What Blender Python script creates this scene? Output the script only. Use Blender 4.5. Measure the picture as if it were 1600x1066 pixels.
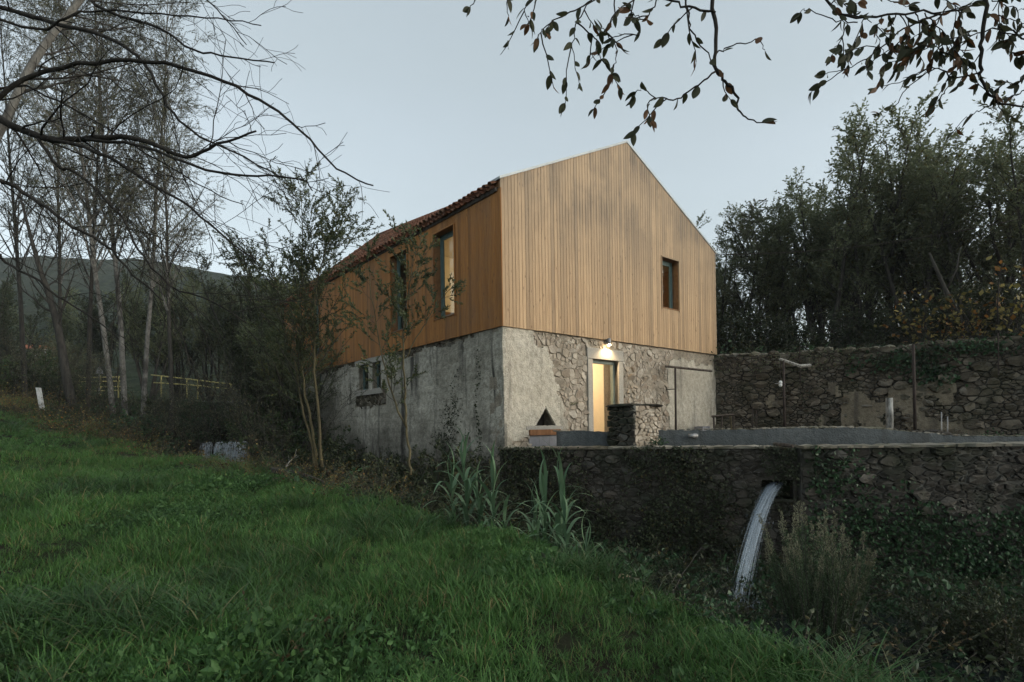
import bpy, math, random
import numpy as np
from mathutils import Vector, Matrix
random.seed(7); rng = np.random.default_rng(11)
scene = bpy.context.scene
for o in list(bpy.data.objects): bpy.data.objects.remove(o)
C = scene.collection
F_PX = 874.0; V0 = 136.5; ROLL = math.radians(0.9)

# ------------------------------------------------------------------ camera
cam_d = bpy.data.cameras.new('camera'); cam = bpy.data.objects.new('camera', cam_d); C.objects.link(cam)
cam_d.sensor_width = 36.0; cam_d.lens = 36.0 * F_PX / 1600.0
cam_d.shift_x = -V0 * math.sin(ROLL) / 1600.0; cam_d.shift_y = V0 * math.cos(ROLL) / 1600.0
cam_d.clip_start = 0.05; cam_d.clip_end = 4000
cr, sr = math.cos(ROLL), math.sin(ROLL)
cam.matrix_world = Matrix(((cr, sr, 0, 0), (0, 0, -1, 0), (-sr, cr, 0, 0), (0, 0, 0, 1)))
scene.camera = cam

# ------------------------------------------------------------------ sky and sun (after sunset, bright quarter of the sky behind the camera to the right)
SUN_AZ, SUN_EL = 110.0, 14.0
world = bpy.data.worlds.new('World'); scene.world = world; world.use_nodes = True
wn = world.node_tree; wn.nodes.clear()
sky = wn.nodes.new('ShaderNodeTexSky'); sky.sky_type = 'NISHITA'; sky.sun_disc = False
sky.sun_elevation = math.radians(SUN_EL); sky.sun_rotation = math.radians(SUN_AZ)
sky.air_density = 1.0; sky.dust_density = 2.2; sky.ozone_density = 1.2
hsv = wn.nodes.new('ShaderNodeHueSaturation'); hsv.inputs['Saturation'].default_value = 0.42
tint = wn.nodes.new('ShaderNodeMix'); tint.data_type = 'RGBA'; tint.blend_type = 'MULTIPLY'; tint.inputs[0].default_value = 1.0
tint.inputs[7].default_value = (0.97, 1.0, 0.98, 1)
veil = wn.nodes.new('ShaderNodeMix'); veil.data_type = 'RGBA'; veil.inputs[0].default_value = 0.45; veil.inputs[7].default_value = (1.38, 1.63, 1.69, 1)   # thin even high cloud
bgn = wn.nodes.new('ShaderNodeBackground'); bgn.inputs['Strength'].default_value = 0.15
wo = wn.nodes.new('ShaderNodeOutputWorld')
wn.links.new(sky.outputs[0], hsv.inputs['Color']); wn.links.new(hsv.outputs[0], tint.inputs[6])
cn = wn.nodes.new('ShaderNodeTexNoise'); cn.inputs['Scale'].default_value = 2.2; cn.inputs['Detail'].default_value = 5; cmap = wn.nodes.new('ShaderNodeMapping'); cmap.inputs['Scale'].default_value = (1, 1, 3.5); ctc = wn.nodes.new('ShaderNodeTexCoord')
crg = wn.nodes.new('ShaderNodeMapRange'); crg.inputs['From Min'].default_value = .3; crg.inputs['From Max'].default_value = .7; crg.inputs['To Min'].default_value = .34; crg.inputs['To Max'].default_value = .56
wn.links.new(ctc.outputs['Generated'], cmap.inputs[0]); wn.links.new(cmap.outputs[0], cn.inputs['Vector']); wn.links.new(cn.outputs['Fac'], crg.inputs[0]); wn.links.new(crg.outputs[0], veil.inputs[0])
wn.links.new(tint.outputs[2], veil.inputs[6]); wn.links.new(veil.outputs[2], bgn.inputs['Color']); wn.links.new(bgn.outputs[0], wo.inputs['Surface'])
sun_d = bpy.data.lights.new('sun', 'SUN'); sun_d.energy = 0.22; sun_d.angle = math.radians(35); sun_d.color = (1.0, 0.96, 0.9)
sun = bpy.data.objects.new('sun', sun_d); C.objects.link(sun)
a, e = math.radians(SUN_AZ), math.radians(SUN_EL)
sun.rotation_euler = Vector((math.sin(a) * math.cos(e), math.cos(a) * math.cos(e), math.sin(e))).to_track_quat('Z', 'Y').to_euler()

scene.view_settings.view_transform = 'Standard'; scene.view_settings.look = 'None'
scene.view_settings.exposure = 1.28; scene.view_settings.gamma = 1.0; scene.view_settings.use_curve_mapping = False
cy = scene.cycles
cy.max_bounces = 6; cy.diffuse_bounces = 3; cy.glossy_bounces = 3; cy.transmission_bounces = 4; cy.transparent_max_bounces = 12
cy.sample_clamp_indirect = 4.0; cy.caustics_reflective = False; cy.caustics_refractive = False

# ------------------------------------------------------------------ helpers
def ray(px, py):
    dx, dy = px - 800.0, py - 533.0
    u = dx * cr - dy * sr; v = dy * cr + dx * sr
    return u / F_PX, (V0 - v) / F_PX
def at(px, py, Y):
    rx, rz = ray(px, py); return Vector((rx * Y, Y, rz * Y))

def tag(o, label=None, cat=None, group=None, kind=None):
    if label: o['label'] = label
    if cat: o['category'] = cat
    if group: o['group'] = group
    if kind: o['kind'] = kind
    return o
def thing(name, label, cat, loc=(0, 0, 0), group=None, rot=None):
    o = bpy.data.objects.new(name, None); C.objects.link(o); o.location = loc; o.empty_display_size = 0.2
    if rot is not None: o.rotation_euler = rot
    return tag(o, label, cat, group)
ROOTS = {}
class MB:
    """collects geometry, links it as ONE mesh object"""
    def __init__(s): s.V = []; s.F = []; s.n = 0; s.mi = []
    def add(s, v, f, m=0):
        v = np.asarray(v, float).reshape(-1, 3)
        f = np.asarray(f, int)
        s.V.append(v); s.F.append(f + s.n); s.mi.append(np.full(len(f), m)); s.n += len(v)
    def box(s, fr, s0, s1, o0, o1, z0, z1, m=0, z1b=None, z0b=None):
        z1b = z1 if z1b is None else z1b; z0b = z0 if z0b is None else z0b
        p = [fr(s0, o0, z0), fr(s1, o0, z0b), fr(s1, o1, z0b), fr(s0, o1, z0), fr(s0, o0, z1), fr(s1, o0, z1b), fr(s1, o1, z1b), fr(s0, o1, z1)]
        fs = [(0, 3, 2, 1), (4, 5, 6, 7), (0, 1, 5, 4), (1, 2, 6, 5), (2, 3, 7, 6), (3, 0, 4, 7)]
        q = [np.array(tuple(x)) for x in p]
        if np.dot(np.cross(q[1] - q[0], q[3] - q[0]), q[4] - q[0]) < 0: fs = [f[::-1] for f in fs]
        s.add(p, fs, m)
    def tube(s, pts, rad, k=6, m=0, cap=True):
        P = np.asarray([tuple(p) for p in pts], float); n = len(P)
        R = np.full(n, rad, float) if np.isscalar(rad) else np.asarray(rad, float)
        T = np.gradient(P, axis=0); T /= np.linalg.norm(T, axis=1, keepdims=True) + 1e-12
        ref = np.array([0, 0, 1.0]) if abs(T[0][2]) < 0.9 else np.array([1.0, 0, 0])
        U = np.empty_like(P); u = ref - T[0] * T[0].dot(ref); u /= np.linalg.norm(u)
        for i in range(n):
            u = u - T[i] * T[i].dot(u); u /= np.linalg.norm(u) + 1e-12; U[i] = u
        W = np.cross(T, U)
        a = np.arange(k) * 2 * np.pi / k
        V = P[:, None] + R[:, None, None] * (np.cos(a)[None, :, None] * U[:, None] + np.sin(a)[None, :, None] * W[:, None])
        i = np.arange(n - 1)[:, None] * k; j = np.arange(k)[None, :]; j2 = (j + 1) % k
        Fq = np.stack([i + j, i + j2, i + k + j2, i + k + j], -1).reshape(-1, 4)
        s.add(V.reshape(-1, 3), Fq, m)
        if cap and k >= 3:
            b = s.n - n * k
            s.F.append(np.array([list(range(b + k - 1, b - 1, -1))])); s.mi.append(np.array([m]))
            s.F.append(np.array([list(range(b + (n - 1) * k, b + n * k))])); s.mi.append(np.array([m]))
    def mesh(s, name, mats, smooth=False, matrix_inv=None):
        V = np.concatenate(s.V) if s.V else np.zeros((0, 3))
        if matrix_inv is not None:
            M = np.array(matrix_inv); V = V @ M[:3, :3].T + M[:3, 3]
        me = bpy.data.meshes.new(name)
        loops = np.concatenate([f.ravel() for f in s.F]); tot = np.concatenate([np.full(len(f), f.shape[1]) for f in s.F])
        me.vertices.add(len(V)); me.vertices.foreach_set('co', V.ravel().astype(np.float32))
        me.loops.add(len(loops)); me.loops.foreach_set('vertex_index', loops.astype(np.int32))
        me.polygons.add(len(tot)); st = np.zeros(len(tot), np.int32); st[1:] = np.cumsum(tot)[:-1]
        me.polygons.foreach_set('loop_start', st); me.polygons.foreach_set('loop_total', tot.astype(np.int32))
        if not isinstance(mats, (list, tuple)): mats = [mats]
        for m in mats: me.materials.append(m)
        if len(mats) > 1: me.polygons.foreach_set('material_index', np.concatenate(s.mi).astype(np.int32))
        me.polygons.foreach_set('use_smooth', np.full(len(tot), bool(smooth)))
        me.update(calc_edges=True); me.validate()
        return me
    def build(s, name, mats, parent=None, smooth=False, origin=None, kind=None):
        """geometry given in world space; origin moves the object's origin"""
        M = Matrix.Translation(Vector(origin)) if origin is not None else (WORLD(parent).copy() if parent else Matrix())
        o = bpy.data.objects.new(name, s.mesh(name, mats, smooth, M.inverted())); C.objects.link(o)
        if parent is not None:
            o.parent = parent; o.matrix_parent_inverse = WORLD(parent).inverted()
            M2 = M
        o.matrix_basis = M
        WM[o.name] = M
        if kind: o['kind'] = kind
        return o
WM = {}
def WORLD(o):
    if o is None: return Matrix()
    if o.name in WM: return WM[o.name]
    M = Matrix.LocRotScale(o.location, o.rotation_euler, o.scale)
    if o.parent: M = WORLD(o.parent) @ o.matrix_parent_inverse @ M
    WM[o.name] = M
    return M
def put(name, me, M, parent):
    """an object with its own mesh at world matrix M under parent"""
    o = bpy.data.objects.new(name, me); C.objects.link(o)
    o.parent = parent
    if parent is not None: o.matrix_parent_inverse = WORLD(parent).inverted()
    o.matrix_basis = M; WM[o.name] = M
    return o
class Frame:
    def __init__(s, p, d):
        s.p = Vector((p[0], p[1], 0)); d = Vector((d[0], d[1], 0)).normalized(); s.d = d
        s.n = Vector((d.y, -d.x, 0))          # outward = right-hand side of d
    def __call__(s, a, o, z): return s.p + s.d * a + s.n * o + Vector((0, 0, z))
    def px(s, px, py, o=0.0):
        rx, rz = ray(px, py); q = s.p + s.n * o
        Y = q.dot(s.n) / (rx * s.n.x + s.n.y); P = Vector((rx * Y, Y, rz * Y))
        return (P - q).dot(s.d), P.z
    def mat(s, a, o, z):
        P = s(a, o, z); d, n = s.d, s.n
        return Matrix(((d.x, -n.x, 0, P.x), (d.y, -n.y, 0, P.y), (0, 0, 1, P.z), (0, 0, 0, 1)))  # local x along, -y outward, z up

# ------------------------------------------------------------------ materials
class NT:
    def __init__(s, name):
        s.m = bpy.data.materials.new(name); s.m.use_nodes = True; s.t = s.m.node_tree; s.t.nodes.clear()
        s.out = s.t.nodes.new('ShaderNodeOutputMaterial')
    def n(s, ty, ins=None, **kw):
        x = s.t.nodes.new(ty)
        for k, v in kw.items(): setattr(x, k, v)
        for k, v in (ins or {}).items():
            sock = x.inputs[k]
            if isinstance(v, bpy.types.NodeSocket): s.t.links.new(v, sock)
            else: sock.default_value = v
        return x
    def pos(s, kind='world'):
        if kind == 'world': return s.n('ShaderNodeNewGeometry').outputs['Position']
        return s.n('ShaderNodeTexCoord').outputs['Object']
    def mapv(s, vec, scale=(1, 1, 1), loc=(0, 0, 0)):
        return s.n('ShaderNodeMapping', {'Vector': vec, 'Scale': scale, 'Location': loc}).outputs[0]
    def noise(s, vec, scale, detail=4, rough=0.6, dist=0.0):
        return s.n('ShaderNodeTexNoise', {'Vector': vec, 'Scale': scale, 'Detail': detail, 'Roughness': rough, 'Distortion': dist}).outputs['Fac']
    def ramp(s, fac, stops, interp='LINEAR'):
        r = s.n('ShaderNodeValToRGB', {'Fac': fac}); cr_ = r.color_ramp; cr_.interpolation = interp
        while len(cr_.elements) < len(stops): cr_.elements.new(0.5)
        for el, (p, c) in zip(cr_.elements, stops):
            el.position = p; el.color = (c if len(c) == 4 else (*c, 1)) if not np.isscalar(c) else (c, c, c, 1)
        return r.outputs['Color']
    def mix(s, fac, a, b, mode='MIX'):
        x = s.n('ShaderNodeMix', data_type='RGBA', blend_type=mode)
        for i, v in ((0, fac), (6, a), (7, b)):
            if isinstance(v, bpy.types.NodeSocket): s.t.links.new(v, x.inputs[i])
            else: x.inputs[i].default_value = v if i == 0 else ((*v, 1) if len(v) == 3 else v)
        return x.outputs[2]
    def math(s, op, a, b=0.5, clamp=False):
        x = s.n('ShaderNodeMath', operation=op, use_clamp=clamp)
        for i, v in ((0, a), (1, b)):
            if isinstance(v, bpy.types.NodeSocket): s.t.links.new(v, x.inputs[i])
            else: x.inputs[i].default_value = v
        return x.outputs[0]
    def rand(s):
        a_ = s.n('ShaderNodeObjectInfo').outputs['Random']; b_ = s.n('ShaderNodeNewGeometry').outputs['Random Per Island']
        return s.math('FRACT', s.math('ADD', a_, b_), 0)
    def bump(s, h, strength=0.5, dist=0.02):
        return s.n('ShaderNodeBump', {'Height': h, 'Strength': strength, 'Distance': dist}).outputs[0]
    def bsdf(s, color, rough=0.8, normal=None, **kw):
        ins = {'Base Color': color if isinstance(color, bpy.types.NodeSocket) else (*color, 1), 'Roughness': rough, 'Specular IOR Level': kw.get('spec', 0.3)}
        if normal is not None: ins['Normal'] = normal
        if 'metal' in kw: ins['Metallic'] = kw['metal']
        p = s.n('ShaderNodeBsdfPrincipled', ins); return p.outputs[0]
    def done(s, sh): s.t.links.new(sh, s.out.inputs['Surface']); return s.m

def m_wood(name, c_lo, c_hi, c_stain, stain=True):
    t = NT(name); P = t.pos('obj'); r = t.rand()
    off = t.n('ShaderNodeCombineXYZ', {'X': t.math('MULTIPLY', r, 37.0), 'Y': t.math('MULTIPLY', r, 91.0), 'Z': t.math('MULTIPLY', r, 53.0)}).outputs[0]
    Q = t.n('ShaderNodeVectorMath', {0: P, 1: off}, operation='ADD').outputs[0]
    g = t.noise(t.mapv(Q, (22, 22, 0.9)), 1.6, 5, 0.62, 1.2)
    col = t.ramp(g, [(0.3, c_lo), (0.66, c_hi)])
    tone = t.ramp(r, [(0.0, (0.70, 0.72, 0.76)), (0.25, 0.9), (0.6, 1.0), (1.0, 1.18)])
    col = t.mix(1.0, col, tone, 'MULTIPLY')
    kn = t.n('ShaderNodeTexVoronoi', {'Vector': t.mapv(Q, (8.0, 8.0, 2.7)), 'Scale': 1.0, 'Randomness': 1.0}).outputs['Distance']
    col = t.mix(t.ramp(kn, [(0.06, 0.75), (0.15, 0.0)]), col, (0.10, 0.055, 0.03))
    W = t.pos('world')
    st = t.noise(t.mapv(W, (0.75, 0.75, 0.55)), 1.0, 5, 0.62)
    fl = t.noise(t.mapv(W, (8, 8, 0.3)), 1.0, 4, 0.65)
    stm = t.math('MULTIPLY', t.ramp(st, [(0.40, 0.0), (0.60, 1.0)]), t.ramp(fl, [(0.32, 0.15), (0.6, 1.0)]))
    if stain:
        z = t.n('ShaderNodeSeparateXYZ', {0: W}).outputs['Z']
        hi = t.n('ShaderNodeMapRange', {'Value': z, 'From Min': 3.8, 'From Max': 6.4}).outputs[0]
        stm = t.math('MULTIPLY', stm, hi)
        fade = t.n('ShaderNodeMapRange', {'Value': z, 'From Min': 2.6, 'From Max': 6.6, 'To Max': 0.45}).outputs[0]
        col = t.mix(fade, col, c_stain)
    col = t.mix(t.math('MULTIPLY', stm, 0.72 if stain else 0.3), col, (0.14, 0.12, 0.10))
    return t.done(t.bsdf(col, 0.72, t.bump(g, 0.25, 0.004), spec=0.25))
def m_plaster(name, base, dark, warm, streak=0.5, low=-0.6):
    t = NT(name); W = t.pos()
    n1 = t.noise(W, 0.9, 8, 0.65); n2 = t.noise(W, 9, 6, 0.7); n3 = t.noise(t.mapv(W, (2.4, 2.4, 0.22)), 1.0, 5, 0.6, 0.4)
    col = t.mix(t.ramp(n1, [(0.38, 0.0), (0.66, 1.0)]), base, warm)
    col = t.mix(t.ramp(n2, [(0.38, 0.55), (0.6, 0.0)]), col, dark)
    col = t.mix(t.math('MULTIPLY', t.ramp(n3, [(0.52, 0.0), (0.66, 1.0)]), streak), col, (0.045, 0.043, 0.04))
    z = t.n('ShaderNodeSeparateXYZ', {0: W}).outputs['Z']
    zz = t.math('ADD', z, t.math('MULTIPLY', t.math('SUBTRACT', n1, 0.5), 3.0))
    moss = t.n('ShaderNodeMapRange', {'Value': zz, 'From Min': low + 0.9, 'From Max': low - 0.6}).outputs[0]
    col = t.mix(t.math('MULTIPLY', moss, 0.85), col, (0.038, 0.036, 0.030))
    v = t.n('ShaderNodeTexVoronoi', {'Vector': W, 'Scale': 26.0}).outputs['Distance']
    h = t.math('ADD', t.math('MULTIPLY', n2, 1.0), t.math('MULTIPLY', v, 0.4))
    return t.done(t.bsdf(col, 0.95, t.bump(h, 0.9, 0.03), spec=0.1))
def m_stone(name, c0, c1, moss, moss_amt=0.5, lich=(0.35, 0.34, 0.3), lich_amt=0.35):
    t = NT(name); W = t.pos(); r = t.rand()
    n1 = t.noise(W, 3.0, 8, 0.68); n2 = t.noise(W, 22, 5, 0.7); n3 = t.noise(W, 1.1, 6, 0.62)
    col = t.mix(r, c0, c1)
    r2 = t.math('FRACT', t.math('MULTIPLY', r, 23.7), 0)
    col = t.mix(t.ramp(r2, [(0.80, 0.0), (0.93, 0.6)]), col, tuple(x * .75 for x in lich))
    col = t.mix(t.ramp(r2, [(0.08, 0.55), (0.22, 0.0)]), col, (c0[0] * .55, c0[1] * .45, c0[2] * .38))
    col = t.mix(t.ramp(n1, [(0.35, 0.7), (0.62, 0.0)]), col, tuple(x * 0.5 for x in c0))
    col = t.mix(t.math('MULTIPLY', t.ramp(n2, [(0.56, 0.0), (0.68, 1.0)]), lich_amt), col, lich)
    col = t.mix(t.math('MULTIPLY', t.ramp(n3, [(0.46, 0.0), (0.6, 1.0)]), moss_amt), col, moss)
    h = t.math('ADD', n1, t.math('MULTIPLY', n2, 0.5))
    return t.done(t.bsdf(col, 0.9, t.bump(h, 0.9, 0.03), spec=0.15))
def m_plain(name, c, rough=0.6, metal=0.0, var=0.3, scale=8.0, spec=0.3, emit=None):
    t = NT(name); n1 = t.noise(t.pos(), scale, 5, 0.65)
    col = t.mix(t.ramp(n1, [(0.35, 1.0), (0.65, 0.0)]), c, tuple(x * (1 - var) for x in c))
    return t.done(t.bsdf(col, rough, t.bump(n1, 0.25, 0.008), metal=metal, spec=spec))
def m_leaf(name, c0, c1, trans=0.25, c2=None, amt2=0.12, rough=0.55, patch=0.5):
    t = NT(name); r = t.rand(); W = t.pos()
    col = t.mix(r, c0, c1)
    if c2 is not None:
        r2 = t.math('FRACT', t.math('MULTIPLY', r, 17.31), 0)
        col = t.mix(t.ramp(r2, [(1 - amt2 - 0.02, 0.0), (1 - amt2, 1.0)]), col, c2)
    pn = t.noise(W, patch, 5, 0.65)
    col = t.mix(1.0, col, t.ramp(pn, [(0.28, 0.5), (0.72, 1.35)]), 'MULTIPLY')
    p = t.bsdf(col, rough, spec=0.25)
    tr = t.n('ShaderNodeBsdfTranslucent', {'Color': col}).outputs[0]
    return t.done(t.n('ShaderNodeMixShader', {0: trans, 1: p, 2: tr}).outputs[0])
def m_bark(name, c0, c1, c2=None, sc=(6, 6, 1.5)):
    t = NT(name); W = t.pos()
    n1 = t.noise(t.mapv(W, sc), 2.0, 6, 0.65); n2 = t.noise(W, 1.6, 4, 0.6)
    col = t.ramp(n1, [(0.35, c0), (0.65, c1)])
    if c2 is not None: col = t.mix(t.ramp(n2, [(0.5, 0.0), (0.62, 0.9)]), col, c2)
    return t.done(t.bsdf(col, 0.9, t.bump(n1, 0.6, 0.02), spec=0.15))
def m_glass(name, tintc=(0.9, 0.95, 0.93), base=0.02):
    t = NT(name)
    fc = t.n('ShaderNodeLayerWeight', {'Blend': 0.5}).outputs['Facing']
    f2 = t.math('ADD', t.math('MULTIPLY', t.math('POWER', fc, 5.0), 0.9), base + .03, True)
    tr = t.n('ShaderNodeBsdfTransparent', {'Color': (*tintc, 1)}).outputs[0]
    gl = t.n('ShaderNodeBsdfGlossy', {'Color': (0.9, 0.95, 0.95, 1), 'Roughness': 0.03}).outputs[0]
    return t.done(t.n('ShaderNodeMixShader', {0: f2, 1: tr, 2: gl}).outputs[0])
def m_emit(name, c, s):
    t = NT(name); return t.done(t.n('ShaderNodeEmission', {'Color': (*c, 1), 'Strength': s}).outputs[0])
def m_fall(name, k=1.0):
    t = NT(name); W = t.pos()
    n1 = t.rand()
    d = t.bsdf((0.46, 0.55, 0.64), 0.35, spec=0.4)
    tr = t.n('ShaderNodeBsdfTransparent', {'Color': (1, 1, 1, 1)}).outputs[0]
    return t.done(t.n('ShaderNodeMixShader', {0: t.ramp(n1, [(0.0, 0.05 * k), (0.6, 0.2 * k), (1.0, min(.95, 0.26 * k))]), 1: tr, 2: d}).outputs[0])

def m_white(name):
    t = NT(name); return t.done(t.bsdf(t.ramp(t.rand(), [(0.0, (0.16, 0.19, 0.22)), (0.45, (0.55, 0.62, 0.68)), (1.0, (0.86, 0.9, 0.95))]), 0.35, spec=0.4))
MAT = dict(
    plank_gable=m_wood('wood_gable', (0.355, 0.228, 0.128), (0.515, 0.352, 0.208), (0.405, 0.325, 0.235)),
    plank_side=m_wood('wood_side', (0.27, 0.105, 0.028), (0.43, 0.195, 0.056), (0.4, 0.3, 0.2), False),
    wood_in=m_plain('wood_lining', (0.30, 0.155, 0.07), 0.7),
    plaster=m_plaster('lime_plaster', (0.50, 0.45, 0.365), (0.27, 0.24, 0.19), (0.60, 0.55, 0.46), 0.4, -0.95),
    plaster_side=m_plaster('weathered_plaster', (0.37, 0.342, 0.28), (0.14, 0.13, 0.108), (0.60, 0.56, 0.475), 0.9, -0.6),
    mortar=m_plaster('old_mortar', (0.31, 0.265, 0.205), (0.12, 0.10, 0.075), (0.40, 0.35, 0.28), 0.2, -1.4),
    mortar_dark=m_stone('dark_joint', (0.05, 0.044, 0.036), (0.075, 0.066, 0.054), (0.025, 0.032, 0.018)),
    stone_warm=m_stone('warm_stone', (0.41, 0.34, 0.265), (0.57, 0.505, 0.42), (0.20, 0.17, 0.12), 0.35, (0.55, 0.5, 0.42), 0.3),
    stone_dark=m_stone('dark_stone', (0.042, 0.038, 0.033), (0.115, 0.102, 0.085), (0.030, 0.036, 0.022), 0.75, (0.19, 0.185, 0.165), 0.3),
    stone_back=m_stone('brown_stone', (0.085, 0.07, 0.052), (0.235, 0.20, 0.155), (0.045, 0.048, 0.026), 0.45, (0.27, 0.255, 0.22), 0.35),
    granite=m_plain('granite', (0.42, 0.39, 0.34), 0.85, var=0.35, scale=40),
    cement=m_plaster('grey_cement', (0.075, 0.083, 0.085), (0.046, 0.052, 0.053), (0.12, 0.128, 0.128), 0.5, -1.6),
    old_render=m_plaster('old_brown_render', (0.20, 0.17, 0.125), (0.085, 0.07, 0.05), (0.27, 0.235, 0.175), 0.5, -0.9),
    cap=m_stone('cap_stone', (0.26, 0.235, 0.19), (0.36, 0.33, 0.27), (0.07, 0.075, 0.04), 0.6),
    teal=m_plain('teal_paint', (0.125, 0.19, 0.185), 0.5, var=0.15),
    door_paint=m_plain('grey_green_paint', (0.20, 0.24, 0.21), 0.5, var=0.15),
    tile=m_stone('clay_tile', (0.26, 0.105, 0.062), (0.50, 0.23, 0.14), (0.10, 0.08, 0.05), 0.45, (0.28, 0.2, 0.15), 0.3),
    flash=m_plain('zinc', (0.36, 0.38, 0.38), 0.45, 0.3, 0.15),
    metal_dark=m_plain('rusty_iron', (0.055, 0.04, 0.034), 0.75, 0.2, 0.4, 20),
    metal_pipe=m_plain('galvanised', (0.3, 0.3, 0.3), 0.5, 0.6, 0.3),
    cream=m_plain('cream_wall', (0.74, 0.66, 0.52), 0.9, var=0.06),
    floor_in=m_plain('inner_floor', (0.30, 0.25, 0.19), 0.7),
    dark_wood=m_bark('old_wood', (0.05, 0.04, 0.032), (0.12, 0.10, 0.085)),
    grey_wood=m_bark('bleached_wood', (0.10, 0.095, 0.085), (0.42, 0.41, 0.38), sc=(9, 9, 2)),
    orange_wood=m_bark('new_lintel_wood', (0.19, 0.09, 0.045), (0.28, 0.14, 0.07)),
    pale_panel=m_plain('pale_boards', (0.27, 0.265, 0.28), 0.8, var=0.2),
    glass=m_glass('window_glass'),
    yellow=m_plain('yellow_paint', (0.50, 0.43, 0.17), 0.6, var=0.35),
    white_paint=m_plain('white_paint', (0.62, 0.62, 0.60), 0.7, var=0.35),
    porcelain=m_plain('porcelain', (0.72, 0.72, 0.7), 0.25, var=0.05),
    bark_dark=m_bark('dark_bark', (0.016, 0.015, 0.013), (0.04, 0.036, 0.031)),
    bark_pale=m_bark('pale_bark', (0.10, 0.094, 0.085), (0.23, 0.22, 0.20), (0.05, 0.046, 0.042), (7, 7, 3)),
    bark_grey=m_bark('grey_bark', (0.030, 0.028, 0.025), (0.068, 0.062, 0.054)),
    bark_young=m_bark('young_bark', (0.065, 0.055, 0.034), (0.13, 0.11, 0.062)),
    leaf_olive=m_leaf('olive_leaf', (0.12, 0.142, 0.075), (0.215, 0.235, 0.135), 0.45, (0.12, 0.10, 0.03), 0.06),
    leaf_dark=m_leaf('dark_leaf', (0.026, 0.036, 0.018), (0.06, 0.074, 0.036), 0.2, (0.07, 0.06, 0.02), 0.05),
    leaf_shrub=m_leaf('green_shrub_leaf', (0.038, 0.066, 0.028), (0.085, 0.12, 0.052), 0.25, (0.12, 0.11, 0.04), 0.06),
    leaf_grey=m_leaf('grey_leaf', (0.085, 0.092, 0.055), (0.15, 0.15, 0.09), 0.35, (0.11, 0.085, 0.035), 0.08),
    leaf_brown=m_leaf('brown_leaf', (0.07, 0.045, 0.022), (0.12, 0.085, 0.04), 0.2, (0.05, 0.06, 0.03), 0.3),
    leaf_yellow=m_leaf('yellow_leaf', (0.15, 0.135, 0.045), (0.27, 0.21, 0.06), 0.3, (0.25, 0.12, 0.03), 0.2),
    leaf_young=m_leaf('young_leaf', (0.05, 0.07, 0.03), (0.10, 0.12, 0.06), 0.25, (0.15, 0.13, 0.04), 0.08),
    leaf_over=m_leaf('overhang_leaf', (0.03, 0.034, 0.018), (0.055, 0.058, 0.03), 0.3, (0.10, 0.05, 0.022), 0.2),
    ivy=m_leaf('ivy_leaf', (0.024, 0.056, 0.024), (0.055, 0.11, 0.048), 0.15, rough=0.4),
    reed=m_leaf('reed_leaf', (0.085, 0.16, 0.085), (0.165, 0.255, 0.145), 0.2, rough=0.45),
    heath=m_leaf('heath_leaf', (0.04, 0.068, 0.032), (0.08, 0.115, 0.058), 0.15),
    heath_tip=m_leaf('heath_tip', (0.14, 0.145, 0.09), (0.22, 0.21, 0.14), 0.15),
    grass=m_leaf('grass_blade', (0.050, 0.126, 0.030), (0.115, 0.232, 0.062), 0.3, (0.24, 0.21, 0.09), 0.07, 0.5, 1.1),
    grass_long=m_leaf('long_grass_blade', (0.036, 0.085, 0.024), (0.068, 0.14, 0.046), 0.25, (0.17, 0.17, 0.08), 0.08, 0.5, 0.6),
    clover=m_leaf('clover', (0.04, 0.10, 0.03), (0.08, 0.16, 0.05), 0.2, rough=0.6),
    fall=m_fall('falling_water'), fall_weir=m_white('weir_water'),
)
# ------------------------------------------------------------------ terrain
CREST = np.array([(9, -14), (3.4, 0.0), (2.8, 2.4), (2.55, 3.6), (1.95, 4.4), (1.55, 5.5), (0.78, 6.8), (-1.76, 9.6), (-4.2, 11.9), (-7.0, 13.7), (-8.6, 14.1), (-12.1, 16.3), (-15.5, 18.6), (-17.8, 21.2), (-19, 27), (-20, 60)], float)
def crest_dist(X, Y):
    best = np.full(X.shape, 1e9); sg = np.ones(X.shape)
    for i in range(len(CREST) - 1):
        ax, ay = CREST[i]; bx, by = CREST[i + 1]; dx, dy = bx - ax, by - ay; L2 = dx * dx + dy * dy
        t = np.clip(((X - ax) * dx + (Y - ay) * dy) / L2, 0, 1)
        ex, ey = X - ax - t * dx, Y - ay - t * dy; d = np.hypot(ex, ey)
        c = dx * ey - dy * ex                       # >0 on the left of the direction = meadow side
        m = d < best - 1e-9; best = np.where(m, d, best); sg = np.where(m, np.sign(c) + (c == 0), sg)
    return best * sg
def vnoise(X, Y, s, seed=0):
    r = np.random.default_rng(seed); out = np.zeros(np.shape(X))
    for k in range(7):
        a = r.uniform(0, 6.28); f = s * r.uniform(0.6, 1.7); out = out + np.sin((X * np.cos(a) + Y * np.sin(a)) * f + r.uniform(0, 6.28))
    return out / 3.2
def sstep(a, b, x):
    t = np.clip((x - a) / (b - a), 0, 1); return t * t * (3 - 2 * t)
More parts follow.
